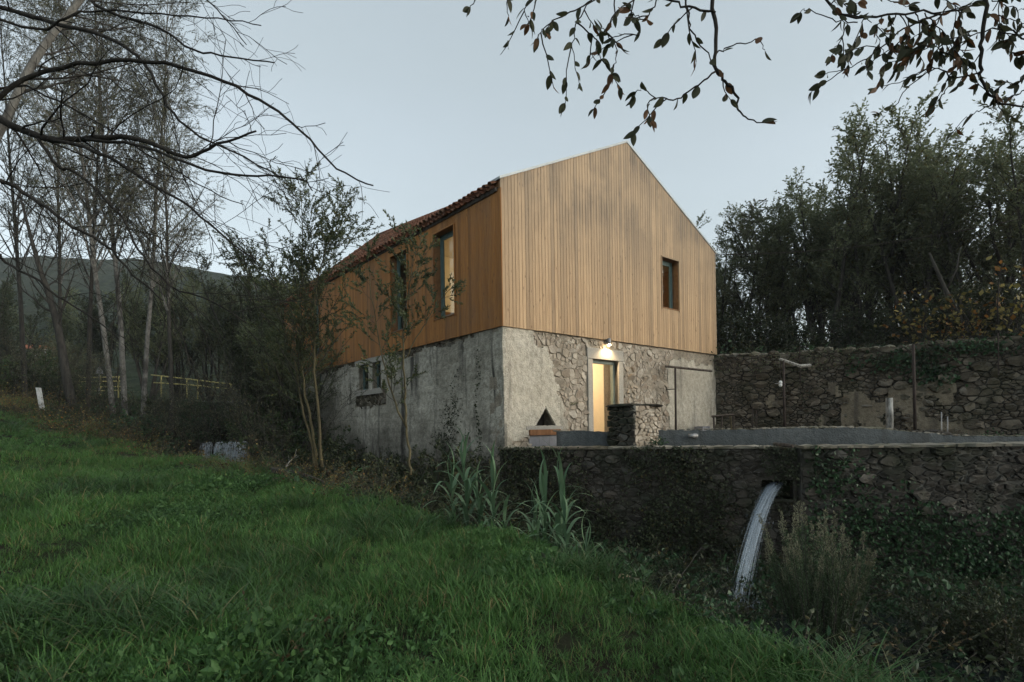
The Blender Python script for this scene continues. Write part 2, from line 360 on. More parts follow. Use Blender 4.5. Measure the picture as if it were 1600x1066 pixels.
def ground_z(X, Y):
    X = np.asarray(X, float); Y = np.asarray(Y, float)
    s = crest_dist(X, Y)
    t = np.clip(-X * 0.7 + Y * 0.3, -6, 60)
    m = -1.72 + 0.07 * t + 0.0045 * np.minimum(t, 18) ** 2 + np.where(t > 18, 0.10 * (t - 18) * np.exp(-(t - 18) / 20.0), 0)
    m = m + 0.07 * vnoise(X, Y, 1.1, 3) + 0.045 * vnoise(X, Y, 3.0, 4)
    zb = np.interp(Y, [-10, 5, 10, 14, 19.8, 20.3, 30, 60], [-3.3, -3.2, -3.05, -2.4, -1.65, -0.75, -0.6, 0.0])
    zb = np.maximum(zb, np.where(Y > 13, -1.9 + 2.3 * sstep(-10.6, -13.2, X) - .9 * sstep(17.5, 14.0, Y), -9))
    zb = zb + 0.10 * vnoise(X, Y, 1.3, 5)
    w = sstep(-1.9, 0.35, s)
    z = zb + (m - zb) * w
    emb = sstep(31.5, 35.0, Y)
    return np.maximum(z, z * (1 - emb) + 2.0 * emb) * (1 - sstep(40, 60, Y)) + 2.0 * sstep(40, 60, Y)
def axis(fine0, fine1, step, lo, hi, g=1.25):
    v = list(np.arange(fine0, fine1 + 1e-6, step)); d = step
    while v[-1] < hi: d *= g; v.append(v[-1] + d)
    d = step
    while v[0] > lo: d *= g; v.insert(0, v[0] - d)
    return np.array(v)
def grid_mb(xs, ys, zf):
    X, Y = np.meshgrid(xs, ys); Z = zf(X, Y); nx, ny = len(xs), len(ys)
    V = np.stack([X, Y, Z], -1).reshape(-1, 3)
    i = np.arange(ny - 1)[:, None] * nx + np.arange(nx - 1)[None]
    Fq = np.stack([i, i + 1, i + nx + 1, i + nx], -1).reshape(-1, 4)
    mb = MB(); mb.add(V, Fq); return mb
def m_ground():
    t = NT('soil_and_turf'); W = t.pos()
    n1 = t.noise(W, 1.7, 7, 0.65); n2 = t.noise(W, 14, 5, 0.7)
    col = t.mix(t.ramp(n1, [(0.4, 0.0), (0.62, 1.0)]), (0.030, 0.026, 0.018), (0.024, 0.042, 0.016))
    col = t.mix(t.ramp(n2, [(0.45, 0.6), (0.6, 0.0)]), col, (0.02, 0.019, 0.013))
    return t.done(t.bsdf(col, 0.95, t.bump(n2, 0.8, 0.05), spec=0.05))
MAT['ground'] = m_ground()
gmb = grid_mb(axis(-16, 9, 0.25, -900, 900), axis(0, 26, 0.25, -60, 1400), ground_z)
tag(gmb.build('ground', MAT['ground'], smooth=True), 'dark soil and turf of the sloping meadow and the brook banks', kind='structure')

# far wooded hill
HX = np.array([-620, -480, -320, -262, -200, -128, -95, -40, 40, 150, 300, 500]); HZ = np.array([118, 112, 109, 109, 104, 88, 78, 62, 46, 36, 30, 26])
def hill_z(X, Y):
    prof = np.interp(X * 350.0 / np.maximum(Y, 60), HX, HZ)
    t = np.clip((Y - 55) / 295.0, 0, 1.12)
    z = prof * np.where(t <= 1, t ** 1.3, 1 - (t - 1) * 2.0)
    return z + 1.6 + (1.6 * vnoise(X, Y, 0.09, 8) + 0.8 * vnoise(X, Y, 0.22, 9)) * np.clip(t * 4, 0, 1)
def m_hill():
    t = NT('wooded_hillside'); W = t.pos()
    n1 = t.noise(W, 0.03, 5, 0.6); n2 = t.noise(W, 0.35, 6, 0.7); v = t.n('ShaderNodeTexVoronoi', {'Vector': W, 'Scale': 0.28}).outputs['Distance']
    col = t.mix(t.ramp(n1, [(0.4, 0.0), (0.6, 1.0)]), (0.030, 0.045, 0.026), (0.055, 0.066, 0.040))
    col = t.mix(t.ramp(n2, [(0.4, 0.6), (0.6, 0.0)]), col, (0.02, 0.026, 0.018))
    return t.done(t.bsdf(col, 1.0, t.bump(t.math('ADD', t.math('MULTIPLY', v, -1.0), n2), 1.0, 3.0), spec=0.0))
hmb = grid_mb(np.arange(-700, 520, 5.0), np.arange(60, 420, 5.0), hill_z)
MAT['hill'] = m_hill()
tag(hmb.build('hill', MAT['hill'], smooth=True), 'distant wooded hillside behind the valley', kind='structure')

# ------------------------------------------------------------------ house
C0 = (-0.22, 13.39); C1 = (7.15, 19.52)
GL = math.hypot(C1[0] - C0[0], C1[1] - C0[1])
GF = Frame(C0, (C1[0] - C0[0], C1[1] - C0[1]))
_l = Vector((-GF.d.y, GF.d.x, 0))
LL = 16.0
class LeftFrame(Frame):
    def __init__(s, p, d): super().__init__(p, d); s.n = -s.n
    def mat(s, a, o, z):
        P = s(a, o, z); d, n = -s.d, s.n
        return Matrix(((d.x, -n.x, 0, P.x), (d.y, -n.y, 0, P.y), (0, 0, 1, P.z), (0, 0, 0, 1)))
LF = LeftFrame(C0, _l)
ZB, ZE, RISE = 2.50, 6.0, 2.36          # top of masonry, eaves, ridge rise
ZR = ZE + RISE
TER = -0.56
def gable_top(s): return ZE + RISE * (1 - abs(s - GL / 2) / (GL / 2))

house = thing('house', 'barn-like house with vertical timber boarding above an old rendered stone ground floor', 'house', (C0[0], C0[1], TER))

# openings: (s0, s1, z0, z1)
a0 = GF.px(1033.5, 401)[0]; a1 = GF.px(1060, 407)[0]; gz1 = GF.px(1033.5, 401)[1]; gz0 = GF.px(1035, 481)[1]
G_WIN = (a0, a1, gz0, gz1)
d0 = GF.px(926.5, 600, -.045)[0]; d1 = GF.px(967, 600, -.045)[0]; dz1 = GF.px(927, 561, -.045)[1]
G_DOOR = (d0, d1, TER, dz1)
def lo(x0, y0, x1, y1, o=0.0):
    s0, z1 = LF.px(x1, y1, o)           # nearer edge: larger pixel x = smaller s
    s1, _ = LF.px(x0, y0, o); _, z0 = LF.px(x0, y0, o); return (s0, s1, z0, z1)
L_W = [lo(679, 501, 709, 351), lo(610, 400, 635.5, 388)]
zt = (L_W[0][3]); zb_ = L_W[0][2]
L_W[1] = (L_W[1][0], L_W[1][1], zb_, zt)
s2 = LF.px(499, 500)[0]; s3 = LF.px(486, 500)[0]; L_W.append((s2, s3, zb_, zt))
so = -.045
L_LOW = []
for (xa, xb, yt, yb) in ((560, 575.5, 572, 612), (581.5, 595, 570, 609), (494, 502, 584, 618)):
    s0 = LF.px(xb, 600, so)[0]; s1 = LF.px(xa, 600, so)[0]
    zt_ = LF.px(xa, yt, so)[1]; zb2 = LF.px(xa, yb, so)[1]; L_LOW.append((s0, s1, zb2, zt_))
NA = GF.px(853, 637, -.045); NB = GF.px(837.5, 664.5, -.045); NC = GF.px(868.5, 664.5, -.045)
L_LOW[1] = (L_LOW[1][0], L_LOW[1][1], L_LOW[0][2], L_LOW[0][3])

def shell(mb, fr, length, z0, top, o0, o1, openings, breaks=(), s_start=0.0):
    """wall between offsets o0 and o1 as blocks round its openings"""
    xs = sorted({s_start, length, *[v for op in openings for v in op[:2]], *breaks})
    for a, b in zip(xs[:-1], xs[1:]):
        m = (a + b) / 2; ops = sorted([op for op in openings if op[0] < m < op[1]], key=lambda q: q[2]); z = z0
        for op in ops:
            if op[2] > z + 1e-4: mb.box(fr, a, b, o0, o1, z, op[2])
            z = op[3]
        mb.box(fr, a, b, o0, o1, z, top(a), z1b=top(b))
flat = lambda z: (lambda s: z)
TH = 0.5
# masonry core: the face the stones and the render sit on
mb = MB()
shell(mb, GF, GL - .05, -3.2, flat(ZB - .02), -.088, -.115 - TH, [(G_DOOR[0], G_DOOR[1], TER, G_DOOR[3]), (NB[0] - .02, NC[0] + .02, NB[1] - .02, NA[1] + .02)], s_start=.05)
shell(mb, LF, LL, -3.4, flat(ZB - .02), -.088, -.115 - TH, L_LOW, s_start=.115 + TH)
rf = Frame(C1, _l)
class OffFrame:
    def __init__(s, base, ds, do): s.b, s.ds, s.do = base, ds, do
    def __call__(s, a, o, z): return s.b(a + s.ds, o + s.do, z)
BF = Frame((GF.p + _l * LL)[:2], GF.d[:2])     # rear gable line
rear = MB()
lower_wall = mb.build('stone_wall', MAT['mortar'], house)
side = MB()
side.box(LF, TH + .12, LL, -GL + .1, -GL + .1 + TH, -1.0, ZB - .02)
side.box(BF, .62, GL - .65, TH, 0.02, -2.0, ZB - .02)
side.build('rear_wall', MAT['mortar'], house)
# timber storey core
mb = MB(); UT = 0.30
shell(mb, GF, GL - .03, ZB, lambda s: gable_top(s) - .02, -.03, -.03 - UT, [G_WIN], (GL / 2,), s_start=.03)
shell(mb, LF, LL, ZB, flat(ZE - .25), -.03, -.03 - UT, L_W, s_start=.03 + UT)
mb.box(LF, .03 + UT, LL, -GL + .03, -GL + .03 + UT, ZB, ZE - .25)
for a, b in ((.33, GL / 2), (GL / 2, GL - .33)): mb.box(BF, a, b, UT, 0.0, ZB, gable_top(a) - .25 + (1.78 if a > 1 else 0), z1b=gable_top(b) - .25 + (1.78 if b < GL - 1 else 0))
mb.build('timber_core', MAT['wood_in'], house)
# boards, each its own object
def board_mesh(w, h0l, h0r, h1l, h1r):
    g = .0022; b = .0045; t = .026
    mb = MB(); x0, x1 = g, w - g
    def ring(i, o): return [(x0 + i, o, h0l + 0), (x1 - i, o, h0r + 0), (x1 - i, o, h1r), (x0 + i, o, h1l)]
    V = ring(0, t) + ring(0, b) + ring(b, 0.0)
    Fq = [(8, 9, 10, 11)]
    for k in (0, 4):
        for j in range(4): Fq.append((k + j, k + (j + 1) % 4, k + 4 + (j + 1) % 4, k + 4 + j))
    mb.add(V, Fq); return mb
def boards(fr, length, zlow, top, openings, matr, n, left=False):
    ed = np.linspace(0, length, n + 1); ed[1:-1] += rng.normal(0, .006, n - 1)
    for a, b in zip(ed[:-1], ed[1:]):
        m = (a + b) / 2; segs = []; z = zlow + rng.normal(0, .002)
        for op in openings:
            if op[0] - .03 < m < op[1] + .03: segs.append((z, z, op[2], op[2])); z = op[3]
        segs.append((z, z, top(a), top(b)))
        dp = abs(rng.normal(0, .0025))
        for (l0, r0, l1, r1) in segs:
            if left: mbx = board_mesh(b - a, 0, 0, r1 - l0, l1 - l0); M = fr.mat(b, 0.0 - dp, l0)
            else: mbx = board_mesh(b - a, 0, 0, l1 - l0, r1 - l0); M = fr.mat(a, 0.0 - dp, l0)
            put('plank', mbx.mesh('plank', matr), M, house)
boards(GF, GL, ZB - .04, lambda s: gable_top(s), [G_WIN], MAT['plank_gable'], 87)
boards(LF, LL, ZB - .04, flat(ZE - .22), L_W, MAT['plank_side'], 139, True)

def window(fr, op, depth, bar=.07, mullion=False, casing=True):
    s0, s1, z0, z1 = op
    w = thing('window', None, None); w.parent = house; w.location = fr((s0 + s1) / 2, -depth, z0)
    w.matrix_parent_inverse = WORLD(house).inverted(); WM.pop(w.name, None); WM[w.name] = Matrix.Translation(w.location)
    f = MB(); d0_, d1_ = -depth, -depth - .07
    f.box(fr, s0, s0 + bar, d0_, d1_, z0, z1); f.box(fr, s1 - bar, s1, d0_, d1_, z0, z1)
    f.box(fr, s0 + bar, s1 - bar, d0_, d1_, z0, z0 + bar); f.box(fr, s0 + bar, s1 - bar, d0_, d1_, z1 - bar, z1)
    b2 = bar * .6; q0, q1 = d0_ - .015, d1_ + .012
    for (x0, x1, y0, y1) in ((s0 + bar, s0 + bar + b2, z0 + bar, z1 - bar), (s1 - bar - b2, s1 - bar, z0 + bar, z1 - bar), (s0 + bar + b2, s1 - bar - b2, z0 + bar, z0 + bar + b2), (s0 + bar + b2, s1 - bar - b2, z1 - bar - b2, z1 - bar)):
        f.box(fr, x0, x1, q0, q1, y0, y1)
    if mullion: f.box(fr, (s0 + s1) / 2 - .02, (s0 + s1) / 2 + .02, q0 + .002, q1 - .002, z0 + bar + b2, z1 - bar - b2)
    f.build('frame', MAT['teal'], w)
    g = MB(); g.box(fr, s0 + bar + b2, s1 - bar - b2, -depth - .035, -depth - .045, z0 + bar + b2, z1 - bar - b2); g.build('pane', MAT['glass'], w)
    s = MB(); s.box(fr, s0 + .002, s1 - .002, .02 if casing else -.03, -depth + .002, z0 + .002, z0 + .03); s.build('sill', MAT['wood_in'] if casing else MAT['granite'], w)
    if casing:
        c = MB(); t = .03; o0, o1 = .028, -.02
        c.box(fr, s0 - t, s1 + t, o0, o1, z1 - .002, z1 + t); c.box(fr, s0 - t, s0 + .002, o0 - .003, o1, z0 - t, z1 - .002); c.box(fr, s1 - .002, s1 + t, o0 - .003, o1, z0 - t, z1 - .002)
        c.build('casing', MAT['plank_side'] if fr is LF else MAT['plank_gable'], w)
    return w
window(GF, G_WIN, .24, .08)
for op in L_W: window(LF, op, .22, .085)
for op in L_LOW: window(LF, op, .22, .05, False, False)

# roof: slabs, tiles on the slope over the brook side, zinc verge
roof = MB(); sl = math.hypot(GL / 2, RISE); pit = math.atan2(RISE, GL / 2)
ov = .16
RD = -.22
def ridge_z(s): return ZR + 1.78 * (max(s - .2, 0) / 16.1) ** .86   # the old ridge climbs towards the rear
def pitch(s): return math.atan2(ridge_z(s) - ZE, GL / 2)
def slope_pt(s, a, h): # s along the ridge, a = distance up the slope from the wall line, h = above the deck
    h = h + RD; q = pitch(s)
    return LF(s, -a * math.cos(q) + h * math.sin(q), ZE + a * math.sin(q) + h * math.cos(q))
def slope_pt2(s, a, h):
    h = h + RD; q = pitch(s)
    return LF(s, -GL + a * math.cos(q) - h * math.sin(q), ZE + a * math.sin(q) + h * math.cos(q))
def slen(s): return GL / 2 / math.cos(pitch(s))
for fn in (slope_pt, slope_pt2):
    ks = np.linspace(.12, LL + .1, 24)
    for sa, sb in zip(ks[:-1], ks[1:]):
        p = [fn(s, a, h) for h in (-.02, .06) for s in (sa, sb) for a in (-ov, slen(s))]
        roof.add(p, [(0, 1, 3, 2), (4, 6, 7, 5), (0, 2, 6, 4), (1, 5, 7, 3)] + ([(0, 4, 5, 1)] if sa == ks[0] else []) + ([(2, 3, 7, 6)] if sb == ks[-1] else []))
roof_o = roof.build('roof', MAT['dark_wood'], house)
def tile_mesh(r0, r1, L, flip):
    mb = MB(); k = 6; th = np.linspace(0.08, math.pi - .08, k + 1); V = []
    for x, r in ((0, r0), (L, r1)):
        for rr in (r, r - .014):
            for a in th: V.append((math.cos(a) * rr, x, (math.sin(a) * rr) * (-1 if flip else 1)))
    n = k + 1; Fq = []
    for j in range(k):
        Fq += [(j, j + 1, 2 * n + j + 1, 2 * n + j), (n + j + 1, n + j, 3 * n + j, 3 * n + j + 1), (j + 1, j, n + j, n + j + 1), (2 * n + j, 2 * n + j + 1, 3 * n + j + 1, 3 * n + j)]
    mb.add(V, Fq); return mb
PITCH = .215; ROWL = .36
ncol = int((LL + .05) / PITCH); nrow = int((slen(LL) + ov) / ROWL) + 1
cover = tile_mesh(.085, .068, .44, False); pan = tile_mesh(.085, .095, .44, True)
me_c = cover.mesh('tile', MAT['tile'], True); me_p = pan.mesh('tile', MAT['tile'], True)
rest = MB(); cand = []
up = (slope_pt(0, 1, 0) - slope_pt(0, 0, 0)).normalized(); nrm = (slope_pt(0, 0, 1) - slope_pt(0, 0, 0)).normalized(); al = LF.d
for c in range(ncol):
    for r in range(nrow):
        a = -ov - .05 + r * ROWL
        if a + .40 > slen((c + .5) * PITCH) + .02: continue
        for kind in (0, 1):
            s = .22 + (c + .5 * kind) * PITCH + rng.normal(0, .006)
            if s > LL + .08: continue
            h = .155 if kind == 0 else .165
            P = slope_pt(s, a + rng.normal(0, .012), h + (.028 if kind == 0 else .0)) - nrm * .02
            up = (slope_pt(s, a + 1, 0) - slope_pt(s, a, 0)).normalized(); nrm = (slope_pt(s, a, 1) - slope_pt(s, a, 0)).normalized()
            P = slope_pt(s, a + rng.normal(0, .012), h + (.028 if kind == 0 else .0)) - nrm * .02
            upj = (up + al * rng.normal(0, .02) - nrm * .045 + nrm * rng.normal(0, .006)).normalized(); nn = (nrm - upj * nrm.dot(upj)).normalized(); xx = upj.cross(nn)
            M = Matrix(((xx.x, upj.x, nn.x, P.x), (xx.y, upj.y, nn.y, P.y), (xx.z, upj.z, nn.z, P.z), (0, 0, 0, 1)))
            cand.append((P.y + r * 1.2, kind, M))
cand.sort(key=lambda q: q[0])
for i, (_, kind, M) in enumerate(cand):
    if i < 290: put('tile', me_c if kind == 0 else me_p, M, roof_o)
    else:
        src = cover if kind == 0 else pan; A = np.array(M); V = src.V[0] @ A[:3, :3].T + A[:3, 3]; rest.add(V, src.F[0])
rest.build('roof_tiles', MAT['tile'], roof_o, True, kind='stuff')
rc = MB()
for k in range(38):
    s_ = .2 + k * .42; rc.tube([LF(s_, -GL / 2, ridge_z(s_) - .07 - .012), LF(s_ + .46, -GL / 2, ridge_z(s_ + .46) - .07)], [.10, .085], 10)
rc.build('ridge_cap', MAT['tile'], roof_o, True)
vt = MB()
for (sa, sb) in ((-.035, GL / 2), (GL / 2, GL + .035)):
    za, zb1 = gable_top(max(sa, 0)) - (.017 if sa < 0 else 0), gable_top(min(sb, GL)) - (.017 if sb > GL else 0)
    vt.box(GF, sa, sb, .022, -.40, za - .008, za + .052, z1b=zb1 + .052, z0b=zb1 - .008)
vt.build('verge_trim', MAT['flash'], house)
et = MB(); et.box(LF, .35, LL, .025, -.1, ZE - .26, ZE - .225); et.build('eaves_board', MAT['dark_wood'], house)

# rooms seen through the openings
ins = MB()
ins.box(GF, .7, GL - .7, -.7, -9.0, TER - .08, TER - .004)
ins.build('ground_floor', MAT['floor_in'], house)
uf = MB(); uf.box(GF, .36, GL - .36, -.36, -15.5, ZB - .16, ZB + .06); uf.build('upper_floor', MAT['floor_in'], house)
iw = MB()
iw.box(GF, d1 + .16, d1 + .26, -.62, -3.2, TER, ZB - .17)      # hall side wall
iw.box(GF, d0 - .9, d1 + .16, -3.1, -3.2, TER, ZB - .17)
iw.box(GF, d0 - 1.0, d0 - .9, -.62, -3.2, TER, ZB - .17)
iw.build('hall_wall', MAT['cream'], house)
uw = MB()
uw.box(GF, .4, GL - .4, -5.0, -5.1, ZB + .07, ZE - .34)
uw.box(GF, .4, GL - .4, -.4, -15.2, ZE - .33, ZE - .29)
uw.build('upper_room_wall', MAT['cream'], house)
rail = MB(); rail.box(GF, .5, 5.0, -4.2, -4.28, ZB + .07, ZB + 1.15); rail.build('balustrade', MAT['wood_in'], house)
# ------------------------------------------------------------------ rendered skins and rubble
def fbm(S, T, s, seed):
    return 0.6 * vnoise(S, T, s, seed) + 0.3 * vnoise(S, T, s * 2.7, seed + 50) + 0.2 * vnoise(S, T, s * 6.3, seed + 90)
def skin(fr, name, matr, s0, s1, z0, z1, cell, mask, openings, parent, o_face=-.045, o_back=-.125, rough=.012, seed=1):
    ss = np.linspace(s0, s1, int((s1 - s0) / cell) + 1); zs = np.linspace(z0, z1, int((z1 - z0) / cell) + 1)
    # snap lines to the openings
    for op in openings:
        for v in op[:2]: ss[np.argmin(abs(ss - v))] = v
        for v in op[2:4]: zs[np.argmin(abs(zs - v))] = v
    S, T = np.meshgrid(ss, zs); sc, tc = (S[:-1, :-1] + S[1:, 1:]) / 2, (T[:-1, :-1] + T[1:, 1:]) / 2
    keep = mask(sc, tc)
    for op in openings: keep &= ~((sc > op[0]) & (sc < op[1]) & (tc > op[2]) & (tc < op[3]))
    D = rough * fbm(S, T, 2.2, seed) + rough * .5 * vnoise(S, T, 14, seed + 3) + rng.normal(0, .0022, S.shape)
    js = rng.normal(0, cell * .12, S.shape); jt = rng.normal(0, cell * .12, S.shape)
    edge = np.zeros(S.shape, bool)
    for op in openings: edge |= (S >= op[0] - 1e-6) & (S <= op[1] + 1e-6) & (T >= op[2] - 1e-6) & (T <= op[3] + 1e-6)
    js[edge] = 0; jt[edge] = 0; js[:, [0, -1]] = 0; jt[[0, -1]] = 0; D = np.where(edge, -.004, D)
    d = np.array(fr.d); n = np.array(fr.n); p = np.array(fr.p)
    def P(o): return p + (S + js)[..., None] * d + (o)[..., None] * n + (T + jt)[..., None] * np.array([0, 0, 1.0])
    V = np.concatenate([P(o_face + D).reshape(-1, 3), P(np.full(S.shape, o_back)).reshape(-1, 3)])
    N = S.size; nx = len(ss); fl = fr is LF
    Fq = []
    K = np.pad(keep, 1)
    for i, j in zip(*np.nonzero(keep)):
        a = i * nx + j; b = a + 1; c = a + nx + 1; e = a + nx
        Fq.append((a, b, c, e) if not fl else (e, c, b, a))
        if not K[i, j + 1]: Fq.append((a, a + N, b + N, b))
        if not K[i + 2, j + 1]: Fq.append((e, c, c + N, e + N))
        if not K[i + 1, j]: Fq.append((a, e, e + N, a + N))
        if not K[i + 1, j + 2]: Fq.append((b, b + N, c + N, c))
    mb = MB(); mb.add(V, np.array(Fq)); return mb.build(name, matr, parent, smooth=False)

def clip(poly, a, b, c):  # keep a*x+b*y<=c
    out = []; n = len(poly)
    for i in range(n):
        p, q = poly[i], poly[(i + 1) % n]; dp = a * p[0] + b * p[1] - c; dq = a * q[0] + b * q[1] - c
        if dp <= 0: out.append(p)
        if (dp < 0 < dq) or (dq < 0 < dp):
            t = dp / (dp - dq); out.append((p[0] + t * (q[0] - p[0]), p[1] + t * (q[1] - p[1])))
    return out
def stones_2d(s0, s1, z0, z1, rfun, squash=1.5, seed=0, inside=None, tries=12000):
    r_ = np.random.default_rng(seed); pts = np.zeros((0, 3)); H = (z1 - z0) * squash
    e2 = np.mean([rfun(.5 * (s0 + s1), z0, r_) ** 2 for _ in range(400)]); tries = int(1.7 * (s1 - s0) * H / (math.pi * e2))
    acc_n = tries
    Cs = np.stack([r_.uniform(s0, s1, tries), r_.uniform(0, H, tries), np.zeros(tries)], 1)
    Cs[:, 2] = [rfun(a, z0 + b / squash, r_) for a, b in Cs[:, :2]]
    Cs = Cs[np.argsort(-Cs[:, 2] * r_.uniform(.25, 1.0, tries))]
    acc = np.zeros((tries, 3)); n = 0; fill = 0.0
    for c in Cs:
        if n and np.any((acc[:n, 0] - c[0]) ** 2 + (acc[:n, 1] - c[1]) ** 2 < (0.66 * (acc[:n, 2] + c[2])) ** 2): continue
        acc[n] = c; n += 1; fill += 3.1416 * c[2] ** 2
    A = acc[:n]; out = []
    for i in range(n):
        x, y, r = A[i]
        if inside is not None and not inside(x, z0 + y / squash): continue
        R = r * 3.4 + .12
        poly = [(max(s0, x - R), max(0, y - R)), (min(s1, x + R), max(0, y - R)), (min(s1, x + R), min(H, y + R)), (max(s0, x - R), min(H, y + R))]
        d2 = (A[:, 0] - x) ** 2 + (A[:, 1] - y) ** 2
        for j in np.argsort(d2)[1:26]:
            if d2[j] > (R * 2.2) ** 2: break
            dx, dy = A[j, 0] - x, A[j, 1] - y; c = (A[j, 0] ** 2 + A[j, 1] ** 2 - x * x - y * y + .6 * (r * r - A[j, 2] ** 2)) / 2
            poly = clip(poly, dx, dy, c)
            if len(poly) < 3: break
        if len(poly) >= 3: out.append((np.array([(px_, z0 + py_ / squash) for px_, py_ in poly]), r))
    return out
def stone_mb(poly, joint, depth, r_, fr, o_back, bulge=.6):
    """an uneven rounded block on a wall face: outline poly (s,z), returns MB in world space, centroid"""
    c = poly.mean(0); q = poly
    area = .5 * abs(np.sum(q[:, 0] * np.roll(q[:, 1], -1) - q[:, 1] * np.roll(q[:, 0], -1)))
    if area < .0012: return None
    n = len(q); ncut = []
    for i in range(n):
        a, b = q[i], q[(i + 1) % n]; ncut += [a * .95 + c * .05, a * .5 + b * .5 + r_.normal(0, .05, 2) * np.hypot(*(b - a))]
    q = np.array(ncut)
    rad = math.sqrt(area / math.pi); k = max(.4, 1 - joint / rad * r_.uniform(.5, 1.3))
    q = c + (q - c) * k * r_.uniform(.90, 1.06, (len(q), 1))
    m = len(q); dep = depth * r_.uniform(.55, 1.35) * min(1.6, max(.6, rad / .12)); tilt = r_.normal(0, .15, 2)
    rings = [(1.0, -.01), (1.0, dep * .62), (.93, dep * .94), (.6, dep * (1.0))]
    V = []
    for sc, o in rings:
        for p in q:
            w = p - c; oo = o + (tilt @ w if o > dep * .3 else 0) * (1.0 if sc < 1 else .5) + r_.normal(0, dep * .07 * (o > 0))
            s_, z_ = c + w * sc * (1 + r_.normal(0, .02)); V.append(fr(s_, o_back + max(oo, -.01), z_))
    V.append(fr(c[0], o_back + dep * (1 + .05 * bulge), c[1]))
    Fq = []; T = []
    fl = fr(1, 0, 0) - fr(0, 0, 0); nn = fr(0, 1, 0) - fr(0, 0, 0); flip = fl.cross(Vector((0, 0, 1))).dot(nn) < 0
    sgn = np.sum(q[:, 0] * np.roll(q[:, 1], -1) - q[:, 1] * np.roll(q[:, 0], -1)) > 0
    fw = sgn ^ flip
    for k_ in range(len(rings) - 1):
        for j in range(m):
            f = (k_ * m + j, k_ * m + (j + 1) % m, (k_ + 1) * m + (j + 1) % m, (k_ + 1) * m + j); Fq.append(f if fw else f[::-1])
    b = (len(rings) - 1) * m
    for j in range(m):
        f = (b + j, b + (j + 1) % m, len(V) - 1); T.append(f if fw else f[::-1])
    mb = MB(); mb.add([tuple(v) for v in V], np.array(Fq)); mb.F.append(np.array(T)); mb.mi.append(np.zeros(len(T), int))
    P = fr(c[0], o_back, c[1]); ry = P.y if P.y > .5 else .5
    return mb, P, rad / ry
def lay_stones(polys, fr, o_back, depth, joint, matr, parent, limit=290, seed=0, skip=None, name='stone', restname='small_stones'):
    r_ = np.random.default_rng(seed); L = []
    for poly, r in polys:
        if skip is not None and skip(*poly.mean(0)): continue
        x = stone_mb(poly, joint, depth, r_, fr, o_back)
        if x: L.append(x)
    def vis(P):
        px = P.x / P.y * F_PX + 800
        return P.y > 0 and -20 < px < 1620
    L.sort(key=lambda q: -(q[2] if vis(q[1]) else q[2] * .001)); rest = MB(); nr = 0
    for i, (mb, P, _) in enumerate(L):
        if i < limit:
            o = put(name, mb.mesh(name, matr, False, Matrix.Translation(P).inverted()), Matrix.Translation(P), parent)
            o.data.set_sharp_from_angle(angle=math.radians(26)) if hasattr(o.data, 'set_sharp_from_angle') else None
        else:
            off = rest.n
            rest.V.append(mb.V[0]); rest.F += [f + off for f in mb.F]; rest.mi += mb.mi; rest.n += len(mb.V[0]); nr += 1
    if nr:
        o = rest.build(restname, matr, parent, False, kind='stuff'); o.data.set_sharp_from_angle(angle=math.radians(26))
    return len(L)

# gable masonry: render on the left, bare rubble round the door and to its right, render again on the far right
gs = lambda px, py=600: GF.px(px, py, -.045)[0]
xA = gs(868); xB = gs(1040); xC = gs(1104)
def rub(S, T):       # >0 where the render has fallen off
    n = fbm(S, T, 1.9, 21) * .36 + .12 * vnoise(S, T, 8, 5)
    left = xA + .15 - (T - .6) * .36                        # edge leans left towards the top
    v = np.minimum(S - left, xB + .2 - S) + n
    top = T - (ZB - .42) + n * .6
    v2 = np.minimum(top, S - gs(835))
    low = (-.25 - T) + n * .5
    return np.maximum(np.maximum(v, v2), np.minimum(low, S - .25) )
def jamb_zone(S, T): return (S > d0 - .23) & (S < d1 + .23) & (T < dz1 + .34)
def tri(S, T):
    w = (T - NB[1]) / (NA[1] - NB[1]); return (w > -.04) & (w < 1.12) & (S > NB[0] + (NA[0] - NB[0]) * w - .03) & (S < NC[0] + (NA[0] - NC[0]) * w + .03)
panel_z = GF.px(850, 683, -.045)[1]
sx0, sx1 = GF.px(827, 675, -.045)[0], GF.px(875, 675, -.045)[0]
def lowhole(S, T): return (S > sx0) & (S < sx1) & (T < GF.px(850, 667, -.045)[1])
skin(GF, 'render_coat', MAT['plaster'], .046, GL - .05, -1.3, ZB - .05, .045, lambda S, T: (rub(S, T) < 0) & ~jamb_zone(S, T) & ~tri(S, T) & ~lowhole(S, T), [], house, seed=4, rough=.016)
pol = stones_2d(.3, xB + .5, -.6, ZB - .06, lambda a, b, r: r.choice([.04, .065, .105, .17], p=[.46, .30, .16, .08]), 1.2, 31, lambda a, b: rub(np.array(a), np.array(b)) > -.06)
lay_stones(pol, GF, -.09, .030, .008, MAT['stone_warm'], lower_wall, 280, 3, lambda a, b: bool(jamb_zone(a, b)) or bool(tri(np.array(a), np.array(b))) or bool(lowhole(a, b)))
